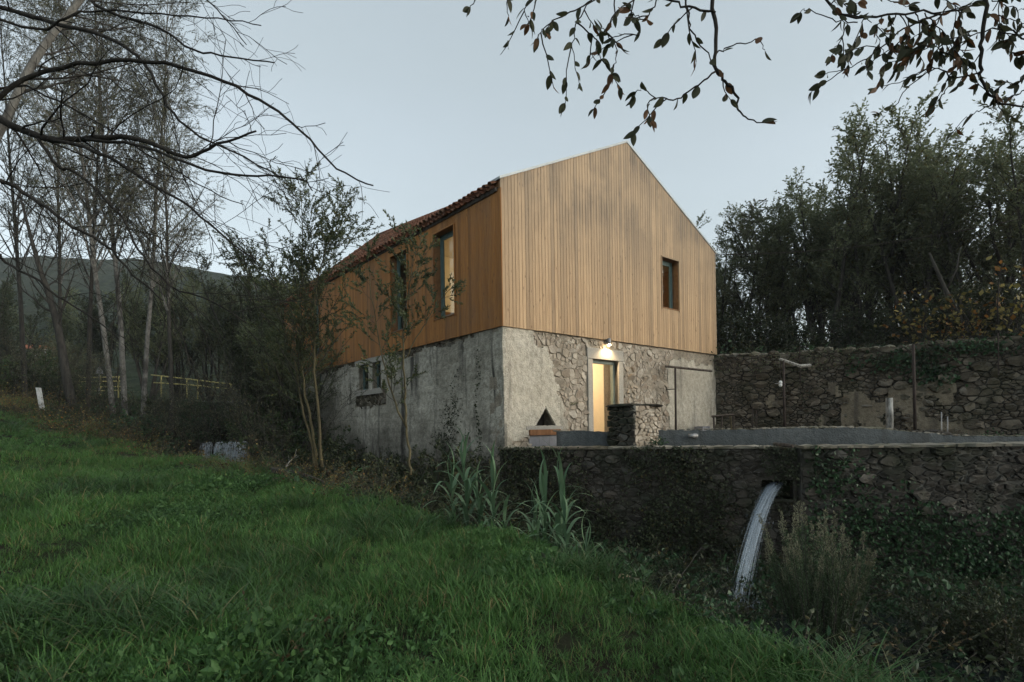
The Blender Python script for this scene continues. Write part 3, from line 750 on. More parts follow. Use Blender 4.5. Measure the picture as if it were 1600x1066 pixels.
for e_, sg_ in ((NB, -1), (NC, 1)):      # dressed edges of the triangular niche
    n2 = 7; tp = MB(); V = []
    for i_ in range(n2 + 1):
        w_ = i_ / n2; x_ = e_[0] + (NA[0] - e_[0]) * w_; z_ = e_[1] + (NA[1] - e_[1]) * w_; q_ = .085 + rng.normal(0, .012); up_ = .05 * (i_ == n2)
        V += [GF(x_ + rng.normal(0, .003), -.115, z_), GF(x_ + rng.normal(0, .003), -.040 + rng.normal(0, .003), z_), GF(x_ + sg_ * q_, -.043 + rng.normal(0, .003), z_ + up_), GF(x_ + sg_ * q_, -.115, z_ + up_)]
    tp.add([tuple(v) for v in V], np.array([(i_ * 4 + j_, (i_ + 1) * 4 + j_, (i_ + 1) * 4 + j_ + 1, i_ * 4 + j_ + 1) for i_ in range(n2) for j_ in range(3)])); tp.build('niche_edge', MAT['plaster'], house)
# side masonry
def rubL(S, T):
    n = fbm(S, T, 1.7, 61) * .4 + .15 * vnoise(S, T, 7, 6)
    return np.maximum(np.maximum(T - (ZB - .17) + n * .35 - .12 * np.exp(-S / 1.2), (-.95 - T) + n * .9 - .05 * S), np.where((S > L_LOW[1][0] - .35) & (S < L_LOW[0][1] + .3), .22 - np.abs(T - (L_LOW[0][2] - .32)) + n * .3, -1))
skin(LF, 'weathered_render', MAT['plaster_side'], .045, LL, -3.0, ZB - .05, .085, lambda S, T: rubL(S, T) < 0, L_LOW, house, seed=9, rough=.02)
pol = stones_2d(.1, 13, -2.6, ZB - .06, lambda a, b, r: r.choice([.06, .09, .13, .2], p=[.35, .35, .2, .1]), 1.3, 33, lambda a, b: rubL(np.array(a), np.array(b)) > -.06)
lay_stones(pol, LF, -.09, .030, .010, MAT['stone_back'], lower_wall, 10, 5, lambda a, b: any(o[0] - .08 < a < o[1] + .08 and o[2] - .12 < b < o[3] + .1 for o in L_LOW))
for op in L_LOW[:1]:
    s = MB(); s.box(LF, L_LOW[1][0] - .12, L_LOW[0][1] + .12, .0, -.14, op[2] - .16, op[2] - .002); s.build('stone_sill', MAT['granite'], house); s = MB(); s.box(LF, L_LOW[1][0] - .15, L_LOW[0][1] + .2, -.01, -.14, op[3] + .002, op[3] + .17); s.build('stone_lintel', MAT['granite'], house)
# door surround, frame
def surround(name, s0, s1, z0, z1, o=.012):
    m = MB(); m.box(GF, s0, s1, -.045 + o, -.63, z0, z1); b = m.build(name, MAT['granite'], house); bv = b.modifiers.new('bevel', 'BEVEL'); bv.width = .014; bv.segments = 2; return b
surround('jamb', d0 - .20, d0, TER, dz1); surround('jamb', d1, d1 + .20, TER, dz1); surround('lintel', d0 - .22, d1 + .22, dz1 + .003, dz1 + .31, .016)
surround('threshold', d0 - .003, d1 + .003, TER - .1, TER + .02, .05)
fr_ = MB(); fr_.box(GF, d1 - .085, d1 - .002, -.19, -.29, TER + .02, dz1 - .003); fr_.box(GF, d0 + .002, d1 - .085, -.19, -.29, dz1 - .09, dz1 - .003); fr_.box(GF, d0 + .002, d0 + .05, -.19, -.29, TER + .02, dz1 - .09)
fr_.build('door_frame', MAT['door_paint'], house)
st = MB(); st.box(GF, d0 + .06, d0 + .12, -.62, -.70, TER, TER + 1.28); st.build('newel_post', MAT['metal_dark'], house)
# triangular niche, its slab, timber and boards
ni = MB(); ni.box(GF, NB[0] - .017, NC[0] + .017, -.50, -.52, NB[1] - .017, NA[1] + .017); ni.build('niche_back', MAT['dark_wood'], house)
lm = MB(); zsl = GF.px(850, 665, -.045)[1]; lm.box(GF, sx0 - .10, sx1 + .10, -.025, -.11, zsl - .10, zsl - .012); lm.build('niche_slab', MAT['granite'], house)
zt1 = GF.px(850, 673, -.045)[1]; zt0 = GF.px(850, 680, -.045)[1]
lm = MB(); lm.box(GF, sx0 + .003, sx1 - .003, -.005, -.10, zt0, zsl - .103); lm.build('timber_lintel', MAT['orange_wood'], house)
for i in range(3):
    w = (sx1 - sx0 - .02) / 3; lm = MB(); lm.box(GF, sx0 + .01 + i * w, sx0 + .01 + (i + 1) * w - .008, -.06 - .004 * i, -.10, -.62, zt0 - .004); lm.build('board', MAT['pale_panel'], house)

# ------------------------------------------------------------------ lamp over the door
ls, lz = GF.px(947, 536, -.04)
lamp = thing('wall_lamp', 'small lit metal downlight fixed to the masonry above the doorway', 'wall lamp', GF(ls, -.03, lz))
m = MB(); m.box(GF, ls - .04, ls + .04, .0, -.06, lz - .05, lz + .10); m.build('bracket', MAT['metal_pipe'], lamp)
m = MB(); m.tube([GF(ls, .07, lz + .12), GF(ls, .07, lz + .115), GF(ls, .07, lz - .05), GF(ls, .07, lz - .055)], [.03, .05, .055, .05], 14); m.build('lamp_shade', MAT['metal_pipe'], lamp, True)
m = MB(); m.tube([GF(ls, .07, lz - .062), GF(ls, .07, lz - .085)], [.042, .034], 12); m.build('bulb', m_emit('lit_bulb', (1.0, .78, .48), 60.0), lamp, True)
ld = bpy.data.lights.new('lamp_light', 'SPOT'); ld.energy = 34; ld.color = (1.0, .74, .42); ld.shadow_soft_size = .03; ld.spot_size = math.radians(150); ld.spot_blend = .6
lo_ = bpy.data.objects.new('lamp_light', ld); C.objects.link(lo_); lo_.location = GF(ls, .07, lz - .10)
def room_lamp(label, loc, power, col=(1.0, .72, .40)):
    r = thing('ceiling_lamp', label, 'lamp', loc)
    m = MB(); L = Vector(loc); m.tube([L + Vector((0, 0, .0)), L + Vector((0, 0, -.05)), L + Vector((0, 0, -.11))], [.06, .12, .05], 12); m.build('globe', m_emit('lit_globe', col, 12.0), r, True)
    d = bpy.data.lights.new('room_light', 'POINT'); d.energy = power; d.color = col; d.shadow_soft_size = .1
    o = bpy.data.objects.new('room_light', d); C.objects.link(o); o.location = L + Vector((0, 0, -.22))
room_lamp('warm ceiling lamp lighting the hall inside the open doorway', GF(d0 - .2, -1.7, ZB - .20), 58, (1.0, .78, .50))
room_lamp('warm ceiling lamp in the upper room behind the tall side window', GF(3.2, -2.9, 4.75), 48, (1.0, .70, .38))

# ------------------------------------------------------------------ terrace, retaining wall
R0, R1, R1b, R2 = (-.35, 13.12), (5.72, 11.3), (5.76, 11.19), (16.5, 10.1)
def prism(pts, z0, z1):
    m = MB(); n = len(pts); V = [(x, y, z0) for x, y in pts] + [(x, y, z1) for x, y in pts]; m.add(V, np.array([(i, (i + 1) % n, n + (i + 1) % n, n + i) for i in range(n)]))
    m.F += [np.array([list(range(n - 1, -1, -1))]), np.array([list(range(n, 2 * n))])]; m.mi += [np.zeros(1, int)] * 2; return m
B0, B1 = (7.0, 19.55), (23.0, 11.6)
CAPZ = -.44
t_ = prism([(-.1, 13.5), (5.8, 11.75), (16.6, 10.6), (24, 9.8), (24, 12), (8, 20.3)], -3.4, TER - .01)
tag(t_.build('terrace', MAT['ground']), 'earth terrace between the two old stone walls in front of the house', kind='structure')
SegA = Frame(R0, (R1[0] - R0[0], R1[1] - R0[1])); LA = math.hypot(R1[0] - R0[0], R1[1] - R0[1])
SegB = Frame(R1b, (R2[0] - R1b[0], R2[1] - R1b[1])); LB = math.hypot(R2[0] - R1b[0], R2[1] - R1b[1])
rw = thing('retaining_wall', 'long dark mossy stone retaining wall above the brook', 'wall', (R0[0], R0[1], -3.2))
hs0, hz0 = SegA.px(1196, 752); hs1, hz1 = SegA.px(1250, 752)
m = MB()
hole = (LA - .66, LA - .06, hz0 - .36, hz0 + .02)
shell(m, SegA, LA, -3.5, flat(CAPZ - .05), -.060, -.62, [hole])
m.box(SegB, 0, LB, -.058, -.75, -3.5, CAPZ - .05)
m.box(SegA, LA - 1.2, LA - .1, -.62, -1.4, -3.5, hz0 - .36)
m.build('wall_core', MAT['mortar_dark'], rw)
rf_ = lambda a, b, r: r.choice([.03, .055, .09, .15, .21], p=[.42, .32, .15, .08, .03])
pa = stones_2d(0, LA, -3.3, CAPZ - .06, rf_, 1.75, 41, tries=16000)
pb = stones_2d(0, LB, -3.3, CAPZ - .06, lambda a, b, r: r.choice([.034, .062, .11, .18, .26], p=[.40, .3, .16, .09, .05]), 1.9, 43, tries=16000)
inh = lambda a, b: hole[0] - .05 < a < hole[1] + .05 and hole[2] - .05 < b < hole[3] + .05
lay_stones(pa, SegA, -.08, .09, .013, MAT['stone_dark'], rw, 125, 7, inh)
lay_stones(pb, SegB, -.08, .10, .014, MAT['stone_dark'], rw, 165, 8)
# coping slabs
def coping(fr, L, o0, o1, seed, a0=0.0):
    r_ = np.random.default_rng(seed); a = a0
    while a < L:
        w = r_.uniform(.35, .95); b = min(a + w, L + .1); k = max(3, int((b - a) / .13)); top = []
        V = []; nz = 3
        for i in range(k + 1):
            s_ = a + .008 + (b - a - .016) * i / k
            for o in (o0 + r_.normal(.02, .03), o0 * .5 + o1 * .5, o1): V.append((s_, o, CAPZ - .055 + .0 * r_.random(), CAPZ - .005 + r_.normal(0, .012)))
        mb = MB(); VV = [tuple(fr(s_, o, z1)) for s_, o, z0, z1 in V] + [tuple(fr(s_, o - .02 if j % 3 == 0 else o, z0)) for j, (s_, o, z0, z1) in enumerate(V)]
        N = len(V); Fq = []
        for i in range(k):
            for j in range(2):
                q = (i * 3 + j, (i + 1) * 3 + j, (i + 1) * 3 + j + 1, i * 3 + j + 1); Fq.append(q)
            Fq.append((i * 3, i * 3 + N, (i + 1) * 3 + N, (i + 1) * 3)); Fq.append((i * 3 + 2, (i + 1) * 3 + 2, (i + 1) * 3 + 2 + N, i * 3 + 2 + N))
        for i in (0, k):
            for j in range(2): Fq.append((i * 3 + j, i * 3 + j + 1, i * 3 + j + 1 + N, i * 3 + j + N))
        mb.add(VV, np.array(Fq)); P = fr((a + b) / 2, (o0 + o1) / 2, CAPZ - .05)
        put('coping_stone', mb.mesh('coping_stone', MAT['cap'], False, Matrix.Translation(P).inverted()), Matrix.Translation(P), rw)
        a = b
coping(SegA, LA - .1, .03, -.66, 5); coping(SegB, LB, .04, -.80, 6)

# cement tank rim
tk = thing('cement_tank', 'rough grey cement-rendered rim of an old tank on top of the retaining wall', 'tank', (3.4, 12.9, TER))
TF = Frame((1.02, 13.28), (16.0 - 1.02, 11.35 - 13.28)); TL = 15.2
prof = []
for px, py in ((868, 674), (952, 673.5), (1040, 672), (1110, 671), (1180, 671), (1250, 669), (1330, 668.5), (1385, 671), (1420, 674.5), (1440, 676), (1500, 681), (1560, 681.5), (1600, 682), (1660, 684)):
    prof.append(TF.px(px, py, 0.0))
pa_s = [p[0] for p in prof]; pa_z = [p[1] for p in prof]
m = MB(); ss = np.arange(0, 14.5, .09); zt_ = np.interp(ss, pa_s, pa_z) + .018 * vnoise(ss, ss * 0, 4, 2) + .012 * vnoise(ss, ss * 0, 13, 4) + rng.normal(0, .006, len(ss)); V = []
ff = .010 * vnoise(ss, ss * 0 + 1, 3, 12)
for s_, z_, f_ in zip(ss, zt_, ff):
    V += [TF(s_, f_ + .02, TER - .02), TF(s_, f_, z_ - .012), TF(s_, -.02, z_), TF(s_, -.24, z_ - .01), TF(s_, -.26, TER - .02)]
Fq = [(i * 5 + j, (i + 1) * 5 + j, (i + 1) * 5 + j + 1, i * 5 + j + 1) for i in range(len(ss) - 1) for j in range(4)]; Fq.append((0, 1, 2, 3)) 
m.add([tuple(v) for v in V], np.array(Fq)); m.build('rim', MAT['cement'], tk, True)
r_ = np.random.default_rng(3); 
def boulder(name, c, rx, ry, rz, matr, parent, seed, sub=2, rot=0.0):
    rr = np.random.default_rng(seed); import bmesh
    bm = bmesh.new(); bmesh.ops.create_icosphere(bm, subdivisions=sub, radius=1.0)
    V = np.array([v.co[:] for v in bm.verts]); Fq = np.array([[v.index for v in f.verts] for f in bm.faces]); bm.free()
    ph = rr.uniform(0, 6.28, (5, 3)); fx = rr.normal(0, 1.8, (5, 3)); d = np.zeros(len(V))
    for a_, b_ in zip(ph, fx): d += np.sin(V @ b_ + a_[0]) * .09
    V = V * (1 + d)[:, None]; V = np.sign(V) * np.abs(V) ** .82
    V = V * np.array([rx, ry, rz]); ca, sa = math.cos(rot), math.sin(rot); V = V @ np.array([[ca, -sa, 0], [sa, ca, 0], [0, 0, 1]]).T
    mb = MB(); mb.add(V + np.array(tuple(c)), Fq); o = put(name, mb.mesh(name, matr, False, Matrix.Translation(Vector(c)).inverted()), Matrix.Translation(Vector(c)), parent); return o
for i, px in enumerate(list(range(1180, 1400, 15)) + [1430, 1455, 1478]):
    s_, z_ = TF.px(px, 670 if px < 1400 else 675, -.12); big = px > 1400
    z_ = np.interp(s_, pa_s, pa_z)
    boulder('rim_stone', TF(s_, -.13, z_ + .012), r_.uniform(.08, .16) * (1.6 if big else 1), .09, r_.uniform(.02, .04) * (2.0 if big else 1), MAT['cap'] if not big else MAT['stone_dark'], tk, 100 + i, 1, -.13)
for i, px in enumerate(np.arange(868, 1640, 9)):
    s_, z_ = TF.px(px, 675, -.1); z_ = float(np.interp(s_, pa_s, pa_z))
    if abs(px - 980) < 60 or r_.random() < .2: continue
    boulder('rim_stone', TF(s_, -.06 + r_.normal(0, .02), z_ + .006), r_.uniform(.03, .09), r_.uniform(.03, .06), r_.uniform(.010, .024), MAT['cap'], tk, 500 + i, 1, -.13)
ps, pz = TF.px(1088, 681)
m = MB(); m.tube([TF(ps - .05, -.05, pz), TF(ps - .05, .10, pz)], .05, 14); m.tube([TF(ps - .05, .10, pz), TF(ps - .05, .13, pz)], .068, 14); m.tube([TF(ps - .05, .13, pz), TF(ps - .12, .15, pz), TF(ps - .2, .15, pz)], [.05, .05, .046], 12)
m.build('outlet_pipe', MAT['metal_pipe'], tk, True)
# timber spout lying on the coping above the fall
b0, b1 = SegA.px(1214, 690, .1), SegA.px(1252, 699, .22)
m = MB(); P0 = SegA(b0[0], -.25, CAPZ + .03); P1 = SegA(LA - .12, .30, CAPZ + .005); m.tube([P0, (P0 + P1) / 2, P1], [.035, .045, .035], 7)
tag(m.build('plank_end', MAT['dark_wood'], origin=P0), 'short dark timber lying across the coping above the waterfall', 'timber'); 

# stone pier on the wall
PC = Vector((2.70, 12.40, 0)); P1f = Frame(PC, GF.d); P2f = LeftFrame(PC, _l)
pier = thing('stone_pier', 'square rough stone pier standing on the retaining wall in front of the doorway', 'pier', (PC.x, PC.y, CAPZ))
PH = .53
m = MB(); m.box(P1f, .05, .98, -.05, -.76, CAPZ - .02, PH - .10); m.build('pier_core', MAT['mortar'], pier)
pf = lambda a, b, r: r.choice([.05, .08, .12], p=[.4, .4, .2])
lay_stones(stones_2d(.0, 1.0, CAPZ, PH - .05, pf, 1.7, 51), P1f, -.05, .06, .012, MAT['stone_warm'], pier, 60, 9)
lay_stones(stones_2d(.0, .80, CAPZ, PH - .05, lambda a, b, r: r.choice([.08, .12, .15]), 2.0, 52), P2f, -.05, .10, .014, MAT['stone_dark'], pier, 60, 10)  # darker stone puts this face's shade into the colour; the lit face is warm
for i, (a, w, h) in enumerate(((.25, .36, .05), (.78, .30, .045))):
    boulder('cap_stone', P1f(a, -.38, PH - .06), w, .46, h, MAT['stone_dark'], pier, 200 + i, 2, math.atan2(GF.d.y, GF.d.x))

# back wall
bw = thing('ruined_wall', 'tall ruined stone wall running right from the rear of the house', 'wall', (B0[0], B0[1], TER))
WF = Frame(B0, (B1[0] - B0[0], B1[1] - B0[1])); WL = math.hypot(B1[0] - B0[0], B1[1] - B0[1])
wtop = lambda s: 2.42 + .07 * vnoise(np.array(s), np.array(0.), 1.3, 77) + .04 * vnoise(np.array(s), np.array(1.), 5, 78)
m = MB(); xs = np.arange(0, WL, .4)
for a, b in zip(xs[:-1], xs[1:]): m.box(WF, a, b, -.058, -.7, TER - .3, float(wtop(a)) - .14, z1b=float(wtop(b)) - .14)
m.build('wall_core', MAT['mortar_dark'], bw)
pw = stones_2d(0, 15, TER - .1, 2.36, lambda a, b, r: r.choice([.032, .058, .10, .17, .30], p=[.46, .30, .14, .07, .03]) * (.95 if a < 6.5 else 1.15), 1.7, 61, tries=20000)
lay_stones(pw, WF, -.08, .09, .013, MAT['stone_back'], bw, 250, 11)
skin(WF, 'render_patch', MAT['old_render'], .2, 13.0, TER, 1.9, .07, lambda S, T: (fbm(S, T, 1.3, 71) * .6 + .3 * vnoise(S, T, 5, 72) + .55 * np.exp(-((S - 4.6) / 2.2) ** 2) - .45 * sstep(.9, 1.7, T) + .35 * np.exp(-((S - 11.8) / 1.2) ** 2 - ((T - .6) / .5) ** 2)) > .52, [], bw, o_face=.012, o_back=-.09, rough=.016, seed=19)
r_ = np.random.default_rng(17); s_ = .1; i = 0
while s_ < 14.5:
    w = r_.uniform(.10, .24); boulder('top_stone', WF(s_ + w, -.25 + r_.normal(0, .06), float(wtop(s_)) - .045 + r_.normal(0, .03)), w, r_.uniform(.14, .26), r_.uniform(.06, .12), MAT['cap'] if r_.random() < .5 else MAT['stone_back'], bw, 300 + i, 1, r_.normal(0, .3) - .46); s_ += w * 1.75; i += 1
# bank behind the wall
emb = MB()
exs = np.arange(-1, 60, 1.2); eys = np.arange(.35, 32, 1.2)
EF = Frame(WF(0, 0, 0)[:2], WF.d[:2]); S, O = np.meshgrid(exs, eys)
Zb = 2.22 + .12 * vnoise(S, O, .9, 15) + .02 * O - .012 * np.maximum(O - 8, 0) ** 1.4 - sstep(-0.2, 1, -(S)) * 3
V = np.array(EF.p)[None, None] + S[..., None] * np.array(EF.d) - (O + .1)[..., None] * np.array(EF.n) + Zb[..., None] * np.array([0, 0, 1.]); nx = len(exs)
i = np.arange(len(eys) - 1)[:, None] * nx + np.arange(nx - 1)[None]; emb.add(V.reshape(-1, 3), np.stack([i, i + 1, i + nx + 1, i + nx], -1).reshape(-1, 4))
tag(emb.build('bank', MAT['ground'], smooth=True), 'raised earth bank behind the ruined wall', kind='structure')
def bank_z(x, y):
    q = Vector((x, y, 0)) - EF.p; s_ = q.dot(EF.d); o_ = -q.dot(EF.n) - .1
    return float(2.22 + .12 * vnoise(np.array(s_), np.array(o_), .9, 15) + .02 * o_ - .012 * max(o_ - 8, 0) ** 1.4)
# ------------------------------------------------------------------ vegetation helpers
def unit(v): v = np.asarray(v, float); return v / (np.linalg.norm(v) + 1e-12)
class Plant:
    def __init__(s, seed): s.r = np.random.default_rng(seed); s.trunk = MB(); s.br = MB(); s.lp = []; s.la = []
    def limb(s, p, d, L, r0, r1, n, wander, up, mb=None, k=5, minr=.0015):
        p = np.array(p, float); d = unit(d); pts = [p.copy()]; ds = [d.copy()]
        for i in range(n):
            d = unit(d + s.r.normal(0, wander, 3) + np.array([0, 0, up])); p = p + d * (L / n); pts.append(p.copy()); ds.append(d.copy())
        (mb or s.br).tube(pts, np.maximum(np.linspace(r0, r1, n + 1), minr), k, cap=False)
        return np.array(pts), np.array(ds)
    def side(s, d, ang):
        d = unit(d); q = s.r.normal(0, 1, 3); q = unit(q - d * q.dot(d)); return unit(d * math.cos(ang) + q * math.sin(ang))
    def along(s, pts, t):
        x = t * (len(pts) - 1); i = min(int(x), len(pts) - 2); f = x - i; return pts[i] * (1 - f) + pts[i + 1] * f, unit(pts[i + 1] - pts[i])
    def sub(s, pts, levels, r0):
        """levels: list of dict(n, t0, ang, len, up, wander, seg, k); leaves are set on the last level"""
        if not levels: return
        lv = levels[0]; base_n = lv['n'] if np.isscalar(lv['n']) else s.r.integers(lv['n'][0], lv['n'][1] + 1)
        for q in range(base_n):
            t = lv.get('t0', .2) + (1 - lv.get('t0', .2)) * (q + s.r.random()) / base_n
            p, d = s.along(pts, min(t, .999)); ang = s.r.normal(lv['ang'], .18)
            dd = s.side(d, ang); L = lv['len'] * s.r.uniform(.6, 1.25) * (1 - lv.get('taper', .5) * t)
            rr = r0 * (1 - .75 * t) * lv.get('rr', .5)
            P, D = s.limb(p, dd, L, rr, rr * .35, lv.get('seg', 4), lv['wander'], lv['up'], None, lv.get('k', 3), lv.get('minr', .002))
            s.sub(P, levels[1:], rr)
            nl = lv.get('leaves', 0)
            if nl: s.leaf_line(P, nl, lv.get('lang', .8), lv.get('lt0', .1))
    def leaf_line(s, P, nl, ang, t0=.1):
        for j in range(nl):
            t = t0 + (1 - t0) * (j + s.r.random()) / nl; p, d = s.along(P, min(t, .999)); s.lp.append(p); s.la.append(s.side(d, abs(s.r.normal(ang, .3))))
def leaf_mb(P, A, L, W, r_, droop=0.0, six=False):
    P = np.array(P); A = np.array(A); n = len(P)
    A = A + np.array([0, 0, -droop]); A /= np.linalg.norm(A, axis=1, keepdims=True)
    q = r_.normal(0, 1, (n, 3)); B = np.cross(A, q); B /= np.linalg.norm(B, axis=1, keepdims=True) + 1e-9
    l = (L * r_.uniform(.6, 1.25, n))[:, None]; w = (W * r_.uniform(.7, 1.2, n))[:, None]
    if not six:
        V = np.stack([P, P + A * l * .45 + B * w * .5, P + A * l, P + A * l * .45 - B * w * .5], 1)
        Fq = np.arange(n * 4).reshape(n, 4)
    else:
        N = np.cross(A, B); fold = N * w * .18
        V = np.stack([P, P + A * l * .25 + B * w * .42 + fold, P + A * l * .6 + B * w * .45 + fold, P + A * l, P + A * l * .6 - B * w * .45 + fold, P + A * l * .25 - B * w * .42 + fold], 1)
        b = np.arange(n)[:, None] * 6
        Fq = np.concatenate([b + np.array([[0, 1, 2, 3]]), b + np.array([[0, 3, 4, 5]])])
    mb = MB(); mb.add(V.reshape(-1, 3), Fq); return mb
class Species:
    """meshes of one plant form, standing at the origin; placed as things with their own parts"""
    def __init__(s, pl, bark, leafm, L, W, droop=0, six=False, names=('trunk', 'branches', 'crown')):
        s.p = []; s.h = max(float(np.concatenate(m_.V)[:, 2].max()) for m_ in (pl.trunk, pl.br) if m_.n)
        if pl.trunk.n: s.p.append((names[0], pl.trunk.mesh(names[0], bark, True)))
        if pl.br.n: s.p.append((names[1], pl.br.mesh(names[1], bark, True)))
        if pl.lp: s.p.append((names[2], leaf_mb(pl.lp, pl.la, L, W, pl.r, droop, six).mesh(names[2], leafm)))
    def place(s, name, label, cat, loc, sc=1.0, rot=0.0, group=None, scz=None, leafmat=None):
        t = thing(name, label, cat, loc, group); M = Matrix.LocRotScale(Vector(loc), Matrix.Rotation(rot, 3, 'Z').to_euler(), Vector((sc, sc, scz or sc)))
        for nm, me in s.p:
            o = put(nm, me, M, t)
            if leafmat is not None and nm == s.p[-1][0]: o.material_slots[0].link = 'OBJECT'; o.material_slots[0].material = leafmat
        return t
def gz(x, y): return float(ground_z(np.array([x]), np.array([y]))[0])

# upright multi-stemmed thicket tree (height about 9)
def thicket(seed, H=9.0, stems=5, dense=1.0, lean=.13, t0=.28, bare=False):
    p = Plant(seed)
    for i in range(stems):
        a = 6.28 * i / stems + p.r.normal(0, .4); d = (math.cos(a) * lean, math.sin(a) * lean, 1)
        h = H * p.r.uniform(.72, 1.0) if i else H
        P, D = p.limb((math.cos(a) * .15, math.sin(a) * .15, -.2), d, h, .085, .012, 12, .045, .012, p.trunk, 6)
        p.sub(P, [dict(n=int(17 * dense), t0=t0, ang=.62, len=2.3, up=.12, wander=.10, seg=5, k=4, rr=.36, taper=.6),
                  dict(n=9, t0=.15, ang=.65, len=.8, up=.10, wander=.12, seg=3, k=3, rr=.5, taper=.35, leaves=0 if bare else 15, lang=.75, minr=.003)], .085)
        p.leaf_line(P[-4:], 40, .7)
    return p
SP_A = [Species(thicket(s_, 9, st, de, le, t0), MAT['bark_grey'], MAT['leaf_olive'], .115, .055) for s_, st, de, le, t0 in ((1, 6, 1.1, .15, .30), (2, 5, 1.1, .18, .38), (3, 7, 1.0, .13, .26))]
# airy tree with drooping outer sprays (paler)
def airy(seed):
    p = Plant(seed); P, D = p.limb((0, 0, -.2), (0.05, 0, 1), 8.6, .12, .015, 12, .05, .01, p.trunk, 7)
    p.sub(P, [dict(n=26, t0=.30, ang=.8, len=2.9, up=.05, wander=.10, seg=6, k=4, rr=.4, taper=.5),
              dict(n=9, t0=.2, ang=.7, len=.9, up=-.14, wander=.12, seg=4, k=3, rr=.5, taper=.3, leaves=60, lang=.5, minr=.0025)], .12)
    return p
SP_AIRY = Species(airy(14), MAT['bark_grey'], MAT['leaf_grey'], .095, .034, .5)
# shrubs (height about 2)
def shrub(seed, H=2.0, n=22, leaves=16, spread=.75):
    p = Plant(seed)
    for i in range(n):
        a = p.r.uniform(0, 6.28); sp = p.r.uniform(.1, spread)
        P, D = p.limb((math.cos(a) * .1, math.sin(a) * .1, -.1), (math.cos(a) * sp, math.sin(a) * sp, 1), H * p.r.uniform(.55, 1.05), .016, .004, 6, .10, -.01, p.br, 4)
        p.sub(P, [dict(n=10, t0=.15, ang=.85, len=.55, up=.03, wander=.15, seg=3, k=3, rr=.5, taper=.4, leaves=leaves, lang=.8, minr=.002)], .016)
    return p
SP_SH = [Species(shrub(20 + i, 2.0, 22, 17, sp), MAT['bark_grey'], MAT['leaf_dark'], .085, .045) for i, sp in enumerate((.6, .9))]
SP_FINE = Species(shrub(25, 2.0, 16, 10, .8), MAT['bark_grey'], MAT['leaf_brown'], .05, .025)
SP_YEL = Species(shrub(27, 1.6, 10, 2, .8), MAT['bark_grey'], MAT['leaf_yellow'], .10, .075, .3)
# tall nearly bare birch-like tree (height about 17)
def birch(seed, H=17, bare=False):
    p = Plant(seed); P, D = p.limb((0, 0, -.3), (p.r.normal(0, .03), p.r.normal(0, .03), 1), H, .115, .016, 18, .022, .004, p.trunk, 8)
    p.sub(P, [dict(n=44, t0=.32, ang=.68, len=4.2, up=.05, wander=.06, seg=6, k=4, rr=.34, taper=.6, minr=.006),
              dict(n=8, t0=.2, ang=.6, len=1.5, up=.0, wander=.09, seg=4, k=3, rr=.5, taper=.4, minr=.0042),
              dict(n=6, t0=.15, ang=.6, len=.6, up=-.05, wander=.12, seg=3, k=3, rr=.6, taper=.3, leaves=0 if bare else 18, lang=.9, minr=.003)], .15)
    return p
SP_B = [Species(birch(40), MAT['bark_pale'], MAT['leaf_grey'], .058, .026, .4), Species(birch(41), MAT['bark_pale'], MAT['leaf_grey'], .058, .026, .4)]

# ------------------------------------------------------------------ trees behind the ruined wall
rows = [ # px, Y, top py, species, label
    (1128, 27.5, 372, 0, 'slim olive-green tree rising right beside the house gable corner'),
    (1100, 28.5, 362, 1, 'dark leafy tree peeping over the verge of the gable roof'),
    (1168, 26.5, 338, 3, 'pale airy tree with drooping sprays nearest the house'),
    (1190, 25.5, 352, 2, 'bushy lower tree filling the foot of the pale airy trees'),
    (1240, 25.5, 310, 0, 'slender olive-green tree between the second airy tree and the open-stemmed one'),
    (1215, 28.5, 300, 3, 'pale airy tree with rounded top second from the house'),
    (1262, 27.0, 280, 1, 'multi-stemmed tree with the sky showing between its stems'),
    (1292, 24.0, 226, 0, 'tall dark tree with pointed shoots in the middle of the row'),
    (1345, 23.6, 236, 2, 'bushy tree of upright shoots right of the tallest middle tree'),
    (1392, 24.5, 218, 1, 'leafy tree of upright shoots under the hanging leaves'),
    (1436, 22.5, 196, 0, 'tall tree behind the leaning bare trunk'),
    (1492, 22.8, 172, 2, 'tall dense tree with many pointed tips near the picture edge'),
    (1545, 20.8, 190, 1, 'high dark tree touching the hanging oak-like twigs'),
    (1600, 19.6, 178, 0, 'dark tree cut by the right picture edge'),
    (1320, 33.0, 300, 2, 'tree standing further back between the row of thicket trees'),
    (1480, 30.0, 230, 2, 'tree standing further back at the right end of the row')]
for px, Y, py, k, lab in rows:
    base = at(px, 600, Y); z0 = bank_z(base.x, Y) - .05; H = at(px, py, Y).z - z0
    sp = SP_A[k] if k < 3 else SP_AIRY
    sp.place('thicket_tree', lab, 'tree', (base.x, Y, z0), H / sp.h * (1.35 if k < 3 else 1.25), rng.uniform(0, 6.28), 'trees in a row behind the ruined wall', scz=H / sp.h)
